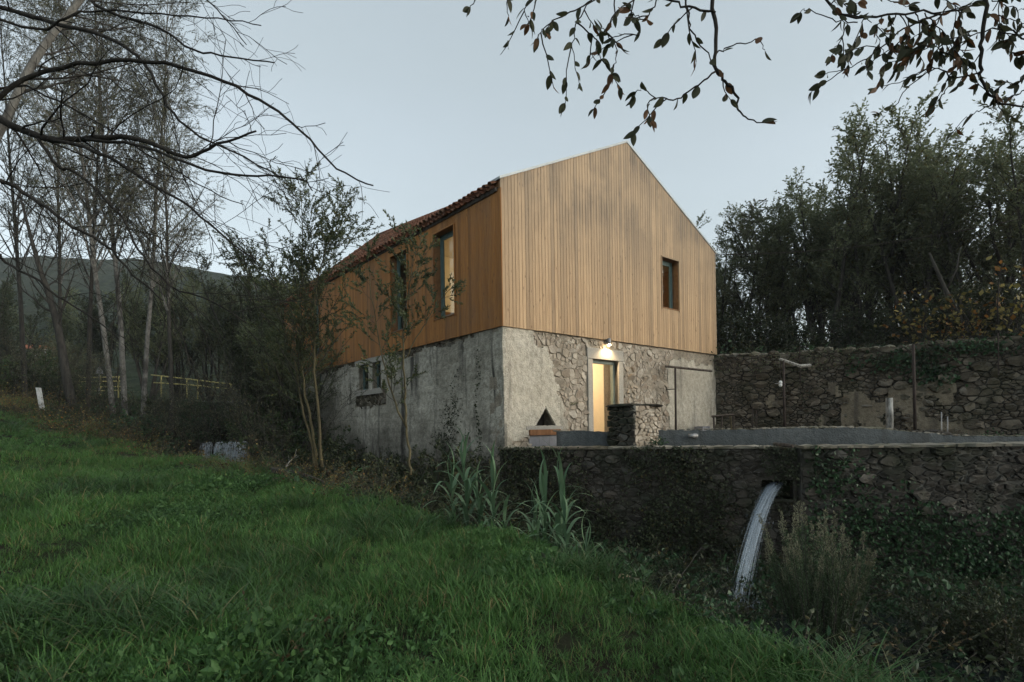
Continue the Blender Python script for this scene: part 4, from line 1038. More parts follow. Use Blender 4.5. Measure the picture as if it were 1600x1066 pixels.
shr = [(1128, 23.5, 2.6, 'against the house corner'), (1165, 23, 2.4, 'just right of the house corner'), (1200, 22.5, 2.1, 'left of the bracket post, seen over the wall'), (1240, 22, 1.8, 'straight above the bracket post'), (1300, 24, 1.9, 'below the gap where the sky shows between stems'), (1345, 21.0, 2.2, 'left of the tall iron pole'), (1385, 21.5, 2.5, 'just left of the iron pole top'), (1440, 20, 1.9, 'at the foot of the leaning bare trunk, left side'), (1490, 19.5, 2.4, 'at the foot of the leaning bare trunk, right side'), (1540, 18.8, 2.6, 'beside the tall yellow-leaved shrub'), (1590, 18.2, 2.8, 'at the right picture edge above the wall'), (1180, 26.5, 3.2, 'taller and set back behind the pale airy trees'), (1360, 25, 3.4, 'taller and set back in the middle of the row'), (1480, 23, 3.4, 'taller and set back behind the leaning trunk'), (1560, 22, 3.6, 'tallest and set back near the right edge')]
for i, (px, Y, h, lab) in enumerate(shr):
    b = at(px, 560, Y); SP_SH[i % 2].place('shrub', 'dark shrub behind the ruined wall, ' + lab, 'shrub', (b.x, Y, bank_z(b.x, Y) - .1), h / 1.9 * 1.2, rng.uniform(0, 6.28), 'dark shrubs behind the ruined wall', scz=h / 1.9)
for px, Y, h, lab in ((1500, 17.9, 1.9, 'yellow-leaved vine-like shrub over the right end of the ruined wall'), (1555, 17.3, 3.0, 'tall sparse shrub with yellow autumn leaves at the right edge'), (1452, 18.6, 2.6, 'sparse shrub with bright yellow-green leaves left of the leaning trunk')):
    b = at(px, 540, Y); SP_YEL.place('yellow_shrub', lab, 'shrub', (b.x, Y, bank_z(b.x, Y) - .1), h / 1.6, rng.uniform(0, 6.28))
# leaning bare trunk
lt = thing('leaning_dead_tree', 'pale bare trunk leaning left on the bank behind the wall', 'tree trunk', at(1518, 535, 18.2)); m = MB()
m.tube([at(1522, 545, 18.2), at(1500, 500, 18.3), at(1478, 455, 18.5), at(1465, 425, 18.6), at(1452, 395, 18.7)], [.10, .09, .07, .05, .03], 8); m.build('trunk', MAT['bark_grey'], lt, True)
m = MB(); m.tube([at(1478, 455, 18.5), at(1495, 420, 18.4), at(1500, 390, 18.4)], [.04, .03, .012], 5); m.build('branch', MAT['bark_grey'], lt, True)

# ------------------------------------------------------------------ left-hand trees
def on_ground(px, Y, dz=0.0):
    rx, _ = ray(px, 600); return Vector((rx * Y, Y, gz(rx * Y, Y) + dz))
birches = [(178, 21.5, 18.5, 0, .25, 'pale slender tree, left stem of the close pair of white trunks'), (196, 21.8, 19, 1, 1.2, 'pale slender tree, right stem of the close pair of white trunks'), (222, 22.5, 17.5, 0, 2.6, 'pale slender trunk just right of the pair of white trunks'),
           (136, 22.5, 16.5, 1, 4.0, 'greyish slender tree left of the pair of white trunks'), (268, 20.5, 14.5, 0, 5.0, 'thin grey tree standing in the brambles above the weir'), (40, 24, 17, 1, .8, 'tall thinly leaved tree at the left picture edge'), (95, 28, 18, 0, 1.9, 'tall thinly leaved tree behind the white post')]
for bi, (px, Y, H, k, rot, lab) in enumerate(birches):
    bt_ = SP_B[k].place('birch_tree', lab, 'tree', on_ground(px, Y, -.1), H / 17 * .88, rot, 'tall thinly leaved trees along the brook', scz=H / 17)
    for c_ in (bt_.children if bi > 2 else ()):
        if c_.name.startswith('trunk'): c_.material_slots[0].link = 'OBJECT'; c_.material_slots[0].material = MAT['bark_grey']
# leaning tree at the meadow edge
ln = Plant(77); base = on_ground(118, 21.0)
Pn = [base + Vector((0, 0, -.2)), at(104, 590, 21), at(96, 540, 21), at(88, 500, 21), at(75, 455, 21), at(62, 420, 21), at(48, 370, 21.2), at(30, 300, 21.4)]
ln.trunk.tube(Pn, [.17, .15, .13, .12, .10, .08, .06, .03], 8)
PP = np.array([tuple(v) for v in Pn]); ln.sub(PP, [dict(n=14, t0=.35, ang=.9, len=3.0, up=.06, wander=.12, seg=6, k=4, rr=.4, taper=.3, minr=.006), dict(n=7, t0=.2, ang=.6, len=1.0, up=.02, wander=.1, seg=4, k=3, rr=.5, taper=.3, leaves=4, minr=.004)], .15)
t = thing('leaning_tree', 'leaning bare tree with a curved trunk at the meadow edge behind the white post', 'tree', base)
ln.trunk.build('trunk', MAT['bark_grey'], t, True); ln.br.build('branches', MAT['bark_grey'], t, True); leaf_mb(ln.lp, ln.la, .06, .025, ln.r, .3).build('crown', MAT['leaf_grey'], t)
# background leafy trees and shrubs on the left
bgt = [(355, 40, 8.5, 0), (410, 41, 8.0, 2), (455, 29, 7.5, 1), (280, 41, 9.0, 2), (232, 38, 8.5, 0), (165, 42, 9.0, 1), (90, 44, 8.5, 2), (20, 40, 7.5, 0), (325, 42, 10.0, 1), (395, 40, 10.5, 0), (470, 38, 10, 2), (-30, 34, 8, 1), (448, 24.5, 6.0, 1), (415, 22.5, 5.4, 2), (463, 20.6, 4.8, 0)]
bgl = ['behind the right end of the yellow railing', 'behind the pale lane end', 'just left of the far gable end of the house', 'behind the middle of the yellow railing', 'behind the white trunk pair, right side', 'behind the white trunk pair, left side', 'behind the small far red-roofed house', 'at the left edge behind the short railing', 'tall one behind the left part of the railing', 'tall one above the railing end', 'hidden partly by the far end of the house', 'cut by the left picture edge', 'close to the far end of the side wall', 'above the dark end of the weir', 'nearest the side wall behind the three-stemmed young tree']
for i, (px, Y, H, k) in enumerate(bgt):
    rx, _ = ray(px, 600); g = gz(rx * Y, Y)
    SP_A[k].place('leafy_tree', ('mid-green' if i % 2 == 0 else 'dark') + ' bushy valley tree ' + bgl[i], 'tree', (rx * Y, Y, g - .1), H / 9 * 1.25, rng.uniform(0, 6.28), 'bushy trees in the valley behind the brook', scz=H / 9, leafmat=MAT['leaf_dark'] if i % 2 else None)
lsh = [(20, 25, 1.9, 'below the short piece of railing'), (60, 26.5, 2.2, 'behind the white marker post'), (-20, 22, 2.0, 'at the left picture edge by the grass'), (110, 25, 1.5, 'left of the leaning bare tree'), (150, 24.2, 1.4, 'in front of the railing, left of the white trunks'), (215, 25, 1.5, 'right of the white trunk pair'), (250, 22.8, 1.4, 'behind the brambles'), (300, 25.2, 1.2, 'under the yellow railing'), (345, 24.0, 1.2, 'above the white water of the weir'), (400, 23.0, 1.7, 'above the dark end of the weir'), (425, 20.8, 2.3, 'overhanging the right end of the weir'), (452, 18.6, 2.4, 'left of the three-stemmed young tree'), (440, 24.5, 2.6, 'below the pale feathery shrub'), (462, 22.4, 2.8, 'at the far foot of the side wall'), (478, 17.2, 1.8, 'behind the stems of the three-stemmed young tree')]
for i, (px, Y, h, lab) in enumerate(lsh):
    p_ = on_ground(px, Y, -.1)
    SP_SH[i % 2].place('shrub', 'dark brook shrub ' + lab, 'shrub', p_, h / 1.9 * 1.15, rng.uniform(0, 6.28), 'dark shrubs along the brook left of the house', scz=h / 1.9, leafmat=MAT['leaf_shrub'] if i % 3 else None)
for i, (px, Y, h, lab) in enumerate(((105, 19.6, .9, 'right beside the white marker post'), (130, 19.0, 1.0, 'at the foot of the leaning bare tree'), (165, 18.4, 1.1, 'in front of the white trunk pair'), (200, 17.6, 1.0, 'below and right of the white trunk pair'), (235, 17.2, .9, 'left of the thin grey tree'), (272, 17.0, 1.0, 'at the foot of the thin grey tree'), (300, 17.5, .8, 'nearest the white water of the weir'), (330, 28.4, 1.5, 'with reddish leaves under the railing'), (360, 28.2, 1.4, 'with reddish leaves under the railing end'))):
    SP_FINE.place('bramble', 'brown half-dead bramble ' + lab, 'bramble', on_ground(px, Y, -.1), h / 1.9 * 1.3, rng.uniform(0, 6.28), 'brown brambles on the brook bank', scz=h / 1.9)
for px, Y, h, lab in ((395, 31, 3.4, 'pale grey-green feathery shrub behind the end of the yellow railing'), (75, 33, 3.2, 'pale grey-green shrub below the far red-roofed house'), (100, 36, 3.8, 'pale olive shrub between the leaning tree and the far house')):
    SP_SH[1].place('pale_shrub', lab, 'shrub', on_ground(px, Y, -.1), h / 1.9, rng.uniform(0, 6.28), leafmat=MAT['leaf_grey'])

# thin leafless saplings in the brambles
def sapling(seed):
    p = Plant(seed)
    for i in range(4):
        a = p.r.uniform(0, 6.28); P, D = p.limb((math.cos(a) * .2, math.sin(a) * .2, -.1), (math.cos(a) * .22, math.sin(a) * .22, 1), 4.2 * p.r.uniform(.6, 1), .022, .004, 9, .07, .01, p.trunk, 5)
        p.sub(P, [dict(n=15, t0=.2, ang=.65, len=1.3, up=.05, wander=.12, seg=5, k=3, rr=.5, taper=.4, minr=.0045), dict(n=7, t0=.15, ang=.65, len=.5, up=.0, wander=.14, seg=3, k=3, rr=.6, taper=.3, leaves=5, lang=.8, minr=.0035)], .022)
    return p
SP_SAP = Species(sapling(30), MAT['bark_grey'], MAT['leaf_grey'], .06, .028)
for px, Y, h, lab in ((88, 21.5, 3.2, 'between the white marker post and the leaning tree'), (150, 19.5, 2.6, 'just left of the white trunk pair'), (240, 18.4, 3.4, 'between the white trunks and the thin grey tree'), (300, 19.4, 3.8, 'behind the left end of the weir'), (345, 23.0, 4.2, 'above the white water of the weir'), (395, 21.2, 4.6, 'above the dark end of the weir'), (425, 18.6, 4.4, 'left of the three-stemmed young tree'), (15, 22.5, 3.6, 'at the left edge behind the grass'), (448, 16.5, 3.8, 'nearest the three-stemmed young tree')):
    SP_SAP.place('sapling', 'thin twiggy sapling ' + lab, 'sapling', on_ground(px, Y, -.1), h / 4.2, rng.uniform(0, 6.28), 'twiggy saplings along the brook')

# young trees in front of the side wall
def young(name, label, stems, lev, seed, leafm, L, W):
    p = Plant(seed)
    for si, (Pn, r0) in enumerate(stems):
        P = np.array([tuple(v) for v in Pn])
        t_ = np.linspace(0, 1, 4 * len(P)); P = np.stack([np.interp(t_, np.linspace(0, 1, len(P)), P[:, i]) for i in range(3)], 1); P[1:-1] += p.r.normal(0, .012, P[1:-1].shape)
        p.trunk.tube(P, np.linspace(r0, .006, len(P)), 6); p.sub(P, lev if not (si == 2 and r0 < .02) else [dict(lev[0], n=6, len=.6), dict(lev[1], n=4)], r0)
    t = thing(name, label, 'tree', stems[0][0][0]); p.trunk.build('trunk', MAT['bark_young'], t, True); p.br.build('branches', MAT['bark_grey'], t, True); leaf_mb(p.lp, p.la, L, W, p.r, .1).build('crown', leafm, t)
def D_(*q): return [at(a, b, c) for a, b, c in q]
lev1 = [dict(n=32, t0=.34, ang=.8, len=1.9, up=.08, wander=.09, seg=5, k=4, rr=.4, taper=.5, minr=.004), dict(n=9, t0=.1, ang=.65, len=.55, up=.06, wander=.12, seg=3, k=3, rr=.6, taper=.3, leaves=32, lang=.7, minr=.0025)]
young('young_tree', 'young three-stemmed tree with yellowish stems in front of the far end of the side wall',
      [(D_((491, 732, 13.6), (486, 690, 13.6), (472, 635, 13.6), (462, 575, 13.7), (448, 520, 13.8), (430, 440, 13.9), (408, 405, 14)), .035),
       (D_((495, 732, 13.6), (490, 680, 13.6), (478, 620, 13.6), (470, 560, 13.6), (468, 470, 13.5), (474, 380, 13.4), (470, 300, 13.3)), .04),
       (D_((503, 730, 13.5), (498, 650, 13.5), (492, 580, 13.4), (490, 510, 13.3), (495, 440, 13.2), (510, 380, 13.1), (534, 352, 13.0)), .04)], lev1, 81, MAT['leaf_young'], .075, .026)
lev2 = [dict(n=19, t0=.42, ang=.82, len=1.2, up=.07, wander=.1, seg=5, k=4, rr=.4, taper=.4, minr=.003), dict(n=6, t0=.1, ang=.6, len=.36, up=.05, wander=.12, seg=3, k=3, rr=.6, taper=.3, leaves=28, lang=.7, minr=.002)]
young('young_tree', 'small forked young tree with olive-like leaves standing before the tall side window',
      [(D_((641, 742, 11.6), (640, 710, 11.6), (635, 668, 11.6), (620, 640, 11.6), (608, 595, 11.5), (595, 550, 11.5), (585, 490, 11.4), (575, 410, 11.4)), .03),
       (D_((635, 668, 11.6), (633, 620, 11.6), (630, 560, 11.5), (632, 500, 11.5), (640, 440, 11.4), (650, 385, 11.4)), .026),
       (D_((633, 560, 11.5), (655, 520, 11.4), (680, 480, 11.3), (700, 455, 11.2)), .014)], lev2, 82, MAT['leaf_young'], .07, .026)

# ------------------------------------------------------------------ big bare tree at the left, trunk outside the frame, boughs sweeping in
BT = Plant(91); tb = Vector((-6.9, 5.6, gz(-6.9, 5.6)))
bt = thing('bare_tree', 'large dark leafless tree whose boughs sweep in over the meadow from the left edge', 'tree', tb)
BT.trunk.tube([tb + Vector((0, 0, -.3)), tb + Vector((.05, 0, 1.5)), tb + Vector((.2, .05, 3.2)), tb + Vector((.45, .1, 4.8)), tb + Vector((.5, .2, 6.6)), tb + Vector((.3, .3, 8.4))], [.26, .22, .19, .15, .11, .06], 12)
def smooth(P, n):
    P = np.array([tuple(v) for v in P]); m = len(P); out = []
    for i in range(m - 1):
        p0, p1, p2, p3 = P[max(i - 1, 0)], P[i], P[i + 1], P[min(i + 2, m - 1)]
        for t in np.arange(n) / n: out.append(.5 * (2 * p1 + (p2 - p0) * t + (2 * p0 - 5 * p1 + 4 * p2 - p3) * t * t + (3 * p1 - p0 - 3 * p2 + p3) * t ** 3))
    out.append(P[-1]); return np.array(out)
bough_lev = [dict(n=15, t0=.18, ang=.6, len=1.2, up=-.05, wander=.15, seg=7, k=4, rr=.42, taper=.35, minr=.003), dict(n=5, t0=.2, ang=.6, len=.5, up=-.05, wander=.17, seg=5, k=3, rr=.6, taper=.3, minr=.0022)]
def bough(px_pts, r0, r1, lev=bough_lev, first=None):
    P = [at(*q) for q in px_pts]
    if first is not None: P = [first] + P
    P = smooth(P, 4); P[1:-1] += BT.r.normal(0, .006, P[1:-1].shape)
    r0 *= .52; mb = MB(); mb.tube(P, np.linspace(r0, r1, len(P)), 7); mb.build('bough', MAT['bark_dark'], bt, True); BT.sub(P, lev, r0 * .8)
T_ = lambda h: tb + Vector((.2 + .05 * h, .1, h))
short = [dict(n=9, t0=.15, ang=.6, len=.75, up=-.05, wander=.16, seg=5, k=4, rr=.5, taper=.35, minr=.0028), dict(n=3, t0=.2, ang=.65, len=.33, up=-.04, wander=.17, seg=4, k=3, rr=.6, taper=.3, minr=.002)]
bough([(-60, 215, 5.4), (0, 152, 5.3), (50, 118, 5.3), (150, 97, 5.2), (260, 100, 5.1), (350, 128, 5.0), (420, 165, 5.0), (470, 205, 4.9), (525, 262, 4.9), (583, 290, 4.8)], .05, .006, short, T_(3.6))
bough([(-60, 170, 5.6), (15, 196, 5.5), (75, 217, 5.4), (130, 217, 5.4), (210, 215, 5.3), (290, 245, 5.3), (340, 225, 5.2), (400, 205, 5.1)], .085, .008, bough_lev, T_(3.4))
bough([(75, 217, 5.4), (150, 236, 5.3), (230, 285, 5.2), (300, 325, 5.1), (350, 370, 5.0), (400, 405, 5.0)], .035, .006)
bough([(130, 217, 5.4), (220, 228, 5.2), (320, 265, 5.0), (400, 275, 4.9), (470, 280, 4.9), (488, 298, 4.8)], .03, .005, short)
bough([(-60, -10, 5.8), (0, 10, 5.7), (90, 38, 5.6), (170, 60, 5.5), (225, 100, 5.4), (262, 165, 5.3), (300, 205, 5.2), (360, 235, 5.1), (440, 278, 5.0)], .05, .006, bough_lev, T_(4.9))
bough([(90, -20, 6.0), (165, 18, 5.9), (250, 45, 5.8), (300, 78, 5.7), (360, 88, 5.6), (428, 98, 5.5)], .035, .006, short, T_(5.4))
bough([(-60, 30, 5.2), (60, 48, 5.2), (100, 28, 5.1), (160, 17, 5.1), (250, 22, 5.0), (340, 28, 5.0), (408, 40, 4.9)], .028, .004, short, T_(4.6))
bough([(-60, 300, 5.0), (0, 282, 5.0), (50, 310, 5.0), (100, 345, 4.9), (160, 380, 4.9), (210, 430, 4.8), (255, 470, 4.8)], .045, .006, bough_lev, T_(2.9))
bough([(-60, 360, 4.9), (-5, 395, 4.9), (10, 410, 4.9), (60, 440, 4.8), (100, 470, 4.8), (150, 500, 4.8), (185, 530, 4.7)], .03, .005, short, T_(2.4))
bough([(60, 218, 5.4), (90, 260, 5.3), (120, 270, 5.3), (190, 340, 5.2), (215, 390, 5.1), (265, 445, 5.0), (330, 470, 4.9), (385, 505, 4.9)], .03, .005)
bough([(0, 140, 5.8), (70, 150, 5.7), (150, 190, 5.6), (230, 240, 5.5), (330, 300, 5.4), (380, 320, 5.3)], .025, .004, short, T_(3.9))
bough([(-40, -60, 5.6), (120, -70, 5.5), (220, -30, 5.4), (300, -10, 5.2), (340, 15, 5.1), (385, 70, 5.0)], .03, .004, short, T_(6.0))
BT.trunk.build('trunk', MAT['bark_dark'], bt, True); BT.br.build('twigs', MAT['bark_dark'], bt, True)
# pale leaning stem behind the boughs
m = MB(); P = smooth(D_((-20, 240, 9.0), (10, 185, 9.0), (45, 110, 9.0), (85, 50, 9.1), (125, 0, 9.2), (160, -60, 9.3)), 4)
lb = on_ground(-170, 9.0); P = np.concatenate([smooth([lb + Vector((0, 0, -.2)), Vector((-9.9, 9, 2.6)), at(-20, 240, 9.0)], 5)[:-1], P])
ps_ = thing('pale_leaning_tree', 'pale smooth leaning trunk crossing behind the dark boughs at the upper left', 'tree', lb)
m.tube(P, np.linspace(.075, .045, len(P)), 9); m.build('trunk', MAT['bark_pale'], ps_, True)
pl = Plant(93); pl.sub(P, [dict(n=12, t0=.5, ang=.9, len=2.2, up=.03, wander=.09, seg=6, k=4, rr=.4, taper=.3, minr=.004), dict(n=6, t0=.2, ang=.6, len=.7, up=-.02, wander=.1, seg=4, k=3, rr=.6, taper=.3, minr=.003)], .1); pl.br.build('branches', MAT['bark_grey'], ps_, True)

# ------------------------------------------------------------------ tree overhead at the right with large oval leaves
OT = Plant(95); ob = Vector((5.2, 2.6, -1.75))
ot = thing('overhanging_tree', 'right-hand tree whose twigs of large oval leaves hang into the top', 'tree', ob)
OT.trunk.tube([Vector((5.2, 2.6, gz(5.2, 2.6) - .3)), ob + Vector((-.1, 0, 1.6)), ob + Vector((-.2, .1, 3.4)), ob + Vector((-.4, .2, 5.2)), ob + Vector((-.5, .4, 7.5))], [.22, .19, .16, .13, .08], 12)
OT.trunk.build('trunk', MAT['bark_dark'], ot, True)
def leaf_obj_mesh():
    n = 7; V = []; 
    for i in range(n + 1):
        t = i / n; w = .5 * .46 * math.sin(math.pi * min(1, t ** .82)) ** .8 if 0 < t < 1 else 0.004; c = -.16 * t * t
        V += [(-w, t, c + .25 * w), (0, t, c), (w, t, c + .25 * w)]
    Fq = []
    for i in range(n):
        b = i * 3; Fq += [(b, b + 1, b + 4, b + 3), (b + 1, b + 2, b + 5, b + 4)]
    m = MB(); m.add(V, np.array(Fq)); return m.mesh('leaf', MAT['leaf_over'], True)
LEAF = leaf_obj_mesh(); LEAVES = []
def hang_leaf(p, a, L):
    r_ = OT.r; a = unit(a); q = r_.normal(0, 1, 3); x = unit(np.cross(a, q)); z = np.cross(x, a); L *= .9; W = L * r_.uniform(.8, 1.2)
    M = Matrix(((x[0] * W, a[0] * L, z[0] * L, p[0]), (x[1] * W, a[1] * L, z[1] * L, p[1]), (x[2] * W, a[2] * L, z[2] * L, p[2]), (0, 0, 0, 1)))
    LEAVES.append((L / p[1], M))
def twig(px_pts, r0, r1, nl=6, tips=3, L=.068, main=None, sidetw=3):
    P = [at(*q) for q in px_pts]
    if main is not None: P = [main] + P
    P = smooth(P, 5); P[1:-1] += OT.r.normal(0, .004, P[1:-1].shape)
    OT.br.tube(P, np.linspace(r0, r1, len(P)), 5)
    s0 = .35 if main is not None else .1
    for j in range(sidetw):
        p, d = OT.along(P, min(.99, s0 + (1 - s0) * (j + OT.r.random()) / sidetw))
        Q, _ = OT.limb(p, OT.side(d, .8) + np.array([0, 0, -.3]), OT.r.uniform(.10, .24), .003, .0015, 5, .16, -.06, None, 4)
        for k in range(OT.r.integers(3, 6)):
            p2, d2 = OT.along(Q, min(.99, .35 + .65 * (k + OT.r.random()) / 4)); hang_leaf(p2, OT.side(d2, .7) + np.array([0, 0, -.5]), L * OT.r.uniform(.7, 1.1))
    for j in range(nl):
        p, d = OT.along(P, min(.99, s0 + (1 - s0) * (j + OT.r.random()) / nl)); hang_leaf(p, OT.side(d, .8) + np.array([0, 0, -.55]), L * OT.r.uniform(.7, 1.15))
    for j in range(tips): hang_leaf(P[-1], OT.side(unit(P[-1] - P[-3]), .45 * (j > 0)), L * OT.r.uniform(.8, 1.1))
TA = ob + Vector((-.35, .15, 4.6)); TB2 = ob + Vector((-.3, .15, 4.2))
d = 2.3
twig([(1240, -180, d), (1150, -90, d), (1118, -20, d), (1118, 60, d), (1117, 105, d), (1128, 122, d), (1150, 152, d), (1153, 170, d), (1166, 183, d), (1196, 192, d)], .012, .0022, 3, 2, .066, TA, 1)
twig([(1118, 112, d), (1085, 136, d), (1060, 156, d), (1025, 152, d), (1004, 138, d), (992, 150, d)], .004, .0015, 9, 3, .064, None, 2)
twig([(1068, -30, d), (1075, 20, d), (1082, 52, d), (1105, 85, d), (1118, 108, d)], .0045, .002, 3, 1, .06, None, 1)
twig([(1118, 86, d), (1150, 70, d), (1185, 62, d), (1195, 78, d)], .003, .0014, 2, 1, .06, None, 0)
twig([(1118, 20, d), (1075, 12, d), (1030, -5, d), (990, -20, d), (960, -40, d)], .005, .003, 5, 0, .06, None, 1)
for pp, n_, sd in (([(960, -40, d), (958, 20, d), (950, 50, d), (965, 85, d), (955, 115, d)], 7, 2), ([(960, -40, d), (925, 0, d), (900, 40, d), (895, 75, d), (905, 130, d)], 8, 2), ([(925, 0, d), (880, 25, d), (850, 42, d), (840, 60, d)], 7, 2), ([(900, 35, d), (930, 60, d), (935, 85, d), (945, 95, d)], 6, 2),
                   ([(960, -40, d), (880, -30, d), (840, -5, d), (820, 15, d), (830, 40, d)], 7, 2), ([(840, -5, d), (795, -10, d), (795, 25, d)], 2, 0), ([(820, -25, d), (750, -8, d), (735, 12, d)], 3, 1), ([(1000, -20, d), (985, 25, d), (1000, 50, d), (960, 55, d), (940, 45, d)], 6, 2), ([(1030, -5, d), (1015, 20, d), (1000, 30, d), (985, 15, d)], 6, 1)):
    twig(pp, .0034, .0014, n_, 2, .058, None, sd)
d = 2.6
twig([(1600, -150, d), (1545, -60, d), (1540, 10, d), (1534, 70, d), (1530, 110, d), (1540, 135, d), (1562, 160, d), (1605, 168, d)], .013, .004, 3, 1, .066, TB2, 2)
twig([(1260, -60, d), (1292, 2, d), (1330, 26, d), (1400, 22, d), (1470, 20, d), (1540, 5, d)], .006, .004, 6, 0, .062, None, 5)
twig([(1470, 20, d), (1420, 40, d), (1375, 75, d), (1340, 100, d), (1290, 116, d)], .005, .0015, 8, 2, .062, None, 4)
twig([(1340, 35, d), (1300, 30, d), (1265, 15, d), (1250, 20, d)], .003, .0014, 3, 2, .058, None, 0)
twig([(1325, 38, d), (1310, 70, d), (1298, 90, d)], .003, .0014, 4, 2, .058, None, 1)
twig([(1535, 110, d), (1490, 122, d), (1460, 106, d), (1415, 125, d), (1370, 138, d)], .004, .0014, 6, 3, .060, None, 1)
twig([(1460, 108, d), (1420, 135, d), (1400, 165, d), (1375, 178, d)], .003, .0014, 4, 3, .060, None, 0)
twig([(1495, 122, d), (1475, 145, d), (1460, 165, d)], .003, .0014, 4, 2, .066, None, 0)
twig([(1605, 62, d), (1560, 45, d), (1520, 55, d), (1480, 60, d), (1440, 78, d)], .004, .0015, 9, 2, .066, None, 4)
twig([(1480, 10, d), (1460, 45, d), (1440, 70, d), (1420, 90, d)], .0035, .0014, 8, 2, .066, None, 3)
twig([(1605, 110, d), (1590, 130, d), (1570, 128, d)], .0035, .0014, 5, 2, .07, None, 2)
twig([(1560, 160, d), (1530, 172, d), (1510, 185, d), (1490, 205, d)], .0028, .0012, 2, 1, .066, None, 0)
twig([(1540, 20, d), (1580, 30, d), (1605, 40, d)], .003, .0014, 5, 1, .066, None, 2)
for pp, n_, sd in (([(1400, 22, d), (1390, 50, d), (1395, 75, d)], 6, 2), ([(1430, 21, d), (1450, 50, d), (1470, 85, d)], 7, 2), ([(1500, 12, d), (1500, 45, d), (1490, 80, d)], 6, 2), ([(1350, 26, d), (1345, 55, d), (1330, 75, d)], 6, 2), ([(1550, 0, d), (1575, 10, d), (1600, 15, d)], 4, 2), ([(1370, -20, d), (1385, 0, d), (1420, 10, d)], 5, 1), ([(1605, 140, d), (1585, 150, d), (1560, 158, d)], 4, 1)): twig(pp, .003, .0013, n_, 2, .062, None, sd)
for pp, n_, sd in (([(1415, 22, d), (1420, 48, d), (1405, 70, d)], 8, 3), ([(1445, 20, d), (1475, 55, d), (1500, 92, d)], 8, 3), ([(1380, 24, d), (1370, 48, d), (1380, 85, d)], 7, 2), ([(1520, 55, d), (1500, 75, d), (1515, 98, d)], 7, 2), ([(1560, 45, d), (1570, 75, d), (1590, 90, d)], 6, 2), ([(1300, 5, d), (1310, -8, d), (1340, 5, d)], 4, 1), ([(1450, -10, d), (1480, 0, d), (1510, 20, d)], 7, 2)): twig(pp, .003, .0013, n_, 2, .062, None, sd)
LEAVES.sort(key=lambda q: -q[0] * (1 if abs(q[1][0][3] / q[1][1][3]) < .93 and q[1][2][3] / q[1][1][3] < .78 else .01))
lm_ = MB(); lv = np.array([v.co[:] for v in LEAF.vertices]); lf = np.array([f.vertices[:] for f in LEAF.polygons])
for i_, (_, M) in enumerate(LEAVES):
    if i_ < 300: put('leaf', LEAF, M, ot)
    else: A_ = np.array(M); lm_.add(lv @ A_[:3, :3].T + A_[:3, 3], lf)
if lm_.n: lm_.build('leaves', MAT['leaf_over'], ot, True, kind='stuff')
OT.br.build('twigs', MAT['bark_dark'], ot, True)
# the rest of that tree's crown, over the gully and outside the view
OC = Plant(96)
for i in range(11):
    a = OC.r.uniform(0, 6.28); P, D = OC.limb(ob + Vector((-.4, .2, OC.r.uniform(5.0, 7.0))), (math.cos(a), math.sin(a), .5), OC.r.uniform(2.5, 3.8), .06, .015, 8, .08, .03, None, 5)
    OC.sub(P, [dict(n=11, t0=.2, ang=.8, len=1.3, up=.0, wander=.1, seg=5, k=4, rr=.4, taper=.3), dict(n=5, t0=.2, ang=.7, len=.5, up=-.04, wander=.12, seg=3, k=3, rr=.6, taper=.3, leaves=8, lang=.8)], .05)
OC.br.build('branches', MAT['bark_dark'], ot, True); leaf_mb(OC.lp, OC.la, .09, .042, OC.r, .4, True).build('crown', MAT['leaf_over'], ot)
# ------------------------------------------------------------------ water
def m_water(name):
    t = NT(name); W = t.pos(); n1 = t.noise(t.mapv(W, (1, 1, 1)), 3.0, 4, 0.6)
    return t.done(t.bsdf((0.012, 0.016, 0.016), 0.12, t.bump(n1, 0.4, 0.05), spec=0.5))
MAT['water'] = m_water('brook_water')
cl = np.array([(-9.0, 19.9), (-7.2, 17.6), (-4.6, 15.2), (-2.4, 13.0), (-0.6, 11.4), (1.6, 9.9), (3.6, 8.6), (5.6, 7.0), (8.0, 5.0), (11, 2), (14, -3)])
cl = smooth([(a, b, 0) for a, b in cl], 5)[:, :2]; tn = np.gradient(cl, axis=0); tn /= np.linalg.norm(tn, axis=1, keepdims=True); nn = np.stack([-tn[:, 1], tn[:, 0]], 1)
V = []; 
for (x, y), n_ in zip(cl, nn):
    z = float(np.interp(y, [-10, 5, 10, 14, 19.8], [-3.3, -3.2, -3.05, -2.4, -1.65])) + .12
    for k in (-1.5, -.5, .5, 1.5): V.append((x + n_[0] * k, y + n_[1] * k, z))
m = MB(); m.add(V, np.array([(i * 4 + j, i * 4 + j + 1, i * 4 + j + 5, i * 4 + j + 4) for i in range(len(cl) - 1) for j in range(3)]))
tag(m.build('stream', MAT['water'], smooth=True), 'dark narrow brook running between the meadow bank and the walls', kind='structure')
m = MB(); pu = [(-7.0, 20.25), (-12.2, 20.25), (-11.0, 27), (-10, 37), (-7, 37), (-6.5, 27)]; m.add([(x, y, -.40) for x, y in pu], np.array([[0, 1, 2, 3, 4, 5]])[:, ::-1]); tag(m.build('upstream_water', MAT['water']), 'still dark water held above the weir', kind='structure')
w0, w1 = at(312, 690, 20.1), at(486, 688, 20.1)
we = thing('weir', 'low dark concrete weir across the brook with thin white water falling over its left half', 'weir', (w0.x, 20.1, -1.8))
WFr = Frame((w0.x - 2.2, 20.1), (1, 0.02)); m = MB(); Lw = w1.x - w0.x + 2.6; k = 24
for i in range(k):
    a, b = Lw * i / k, Lw * (i + 1) / k; m.box(WFr, a, b, .0 + .02 * math.sin(i * 2.1), -.35, -2.0, -.335 + .012 * math.sin(i * 1.7))
m.build('sill', MAT['stone_dark'], we)
r_ = np.random.default_rng(5); m = MB()
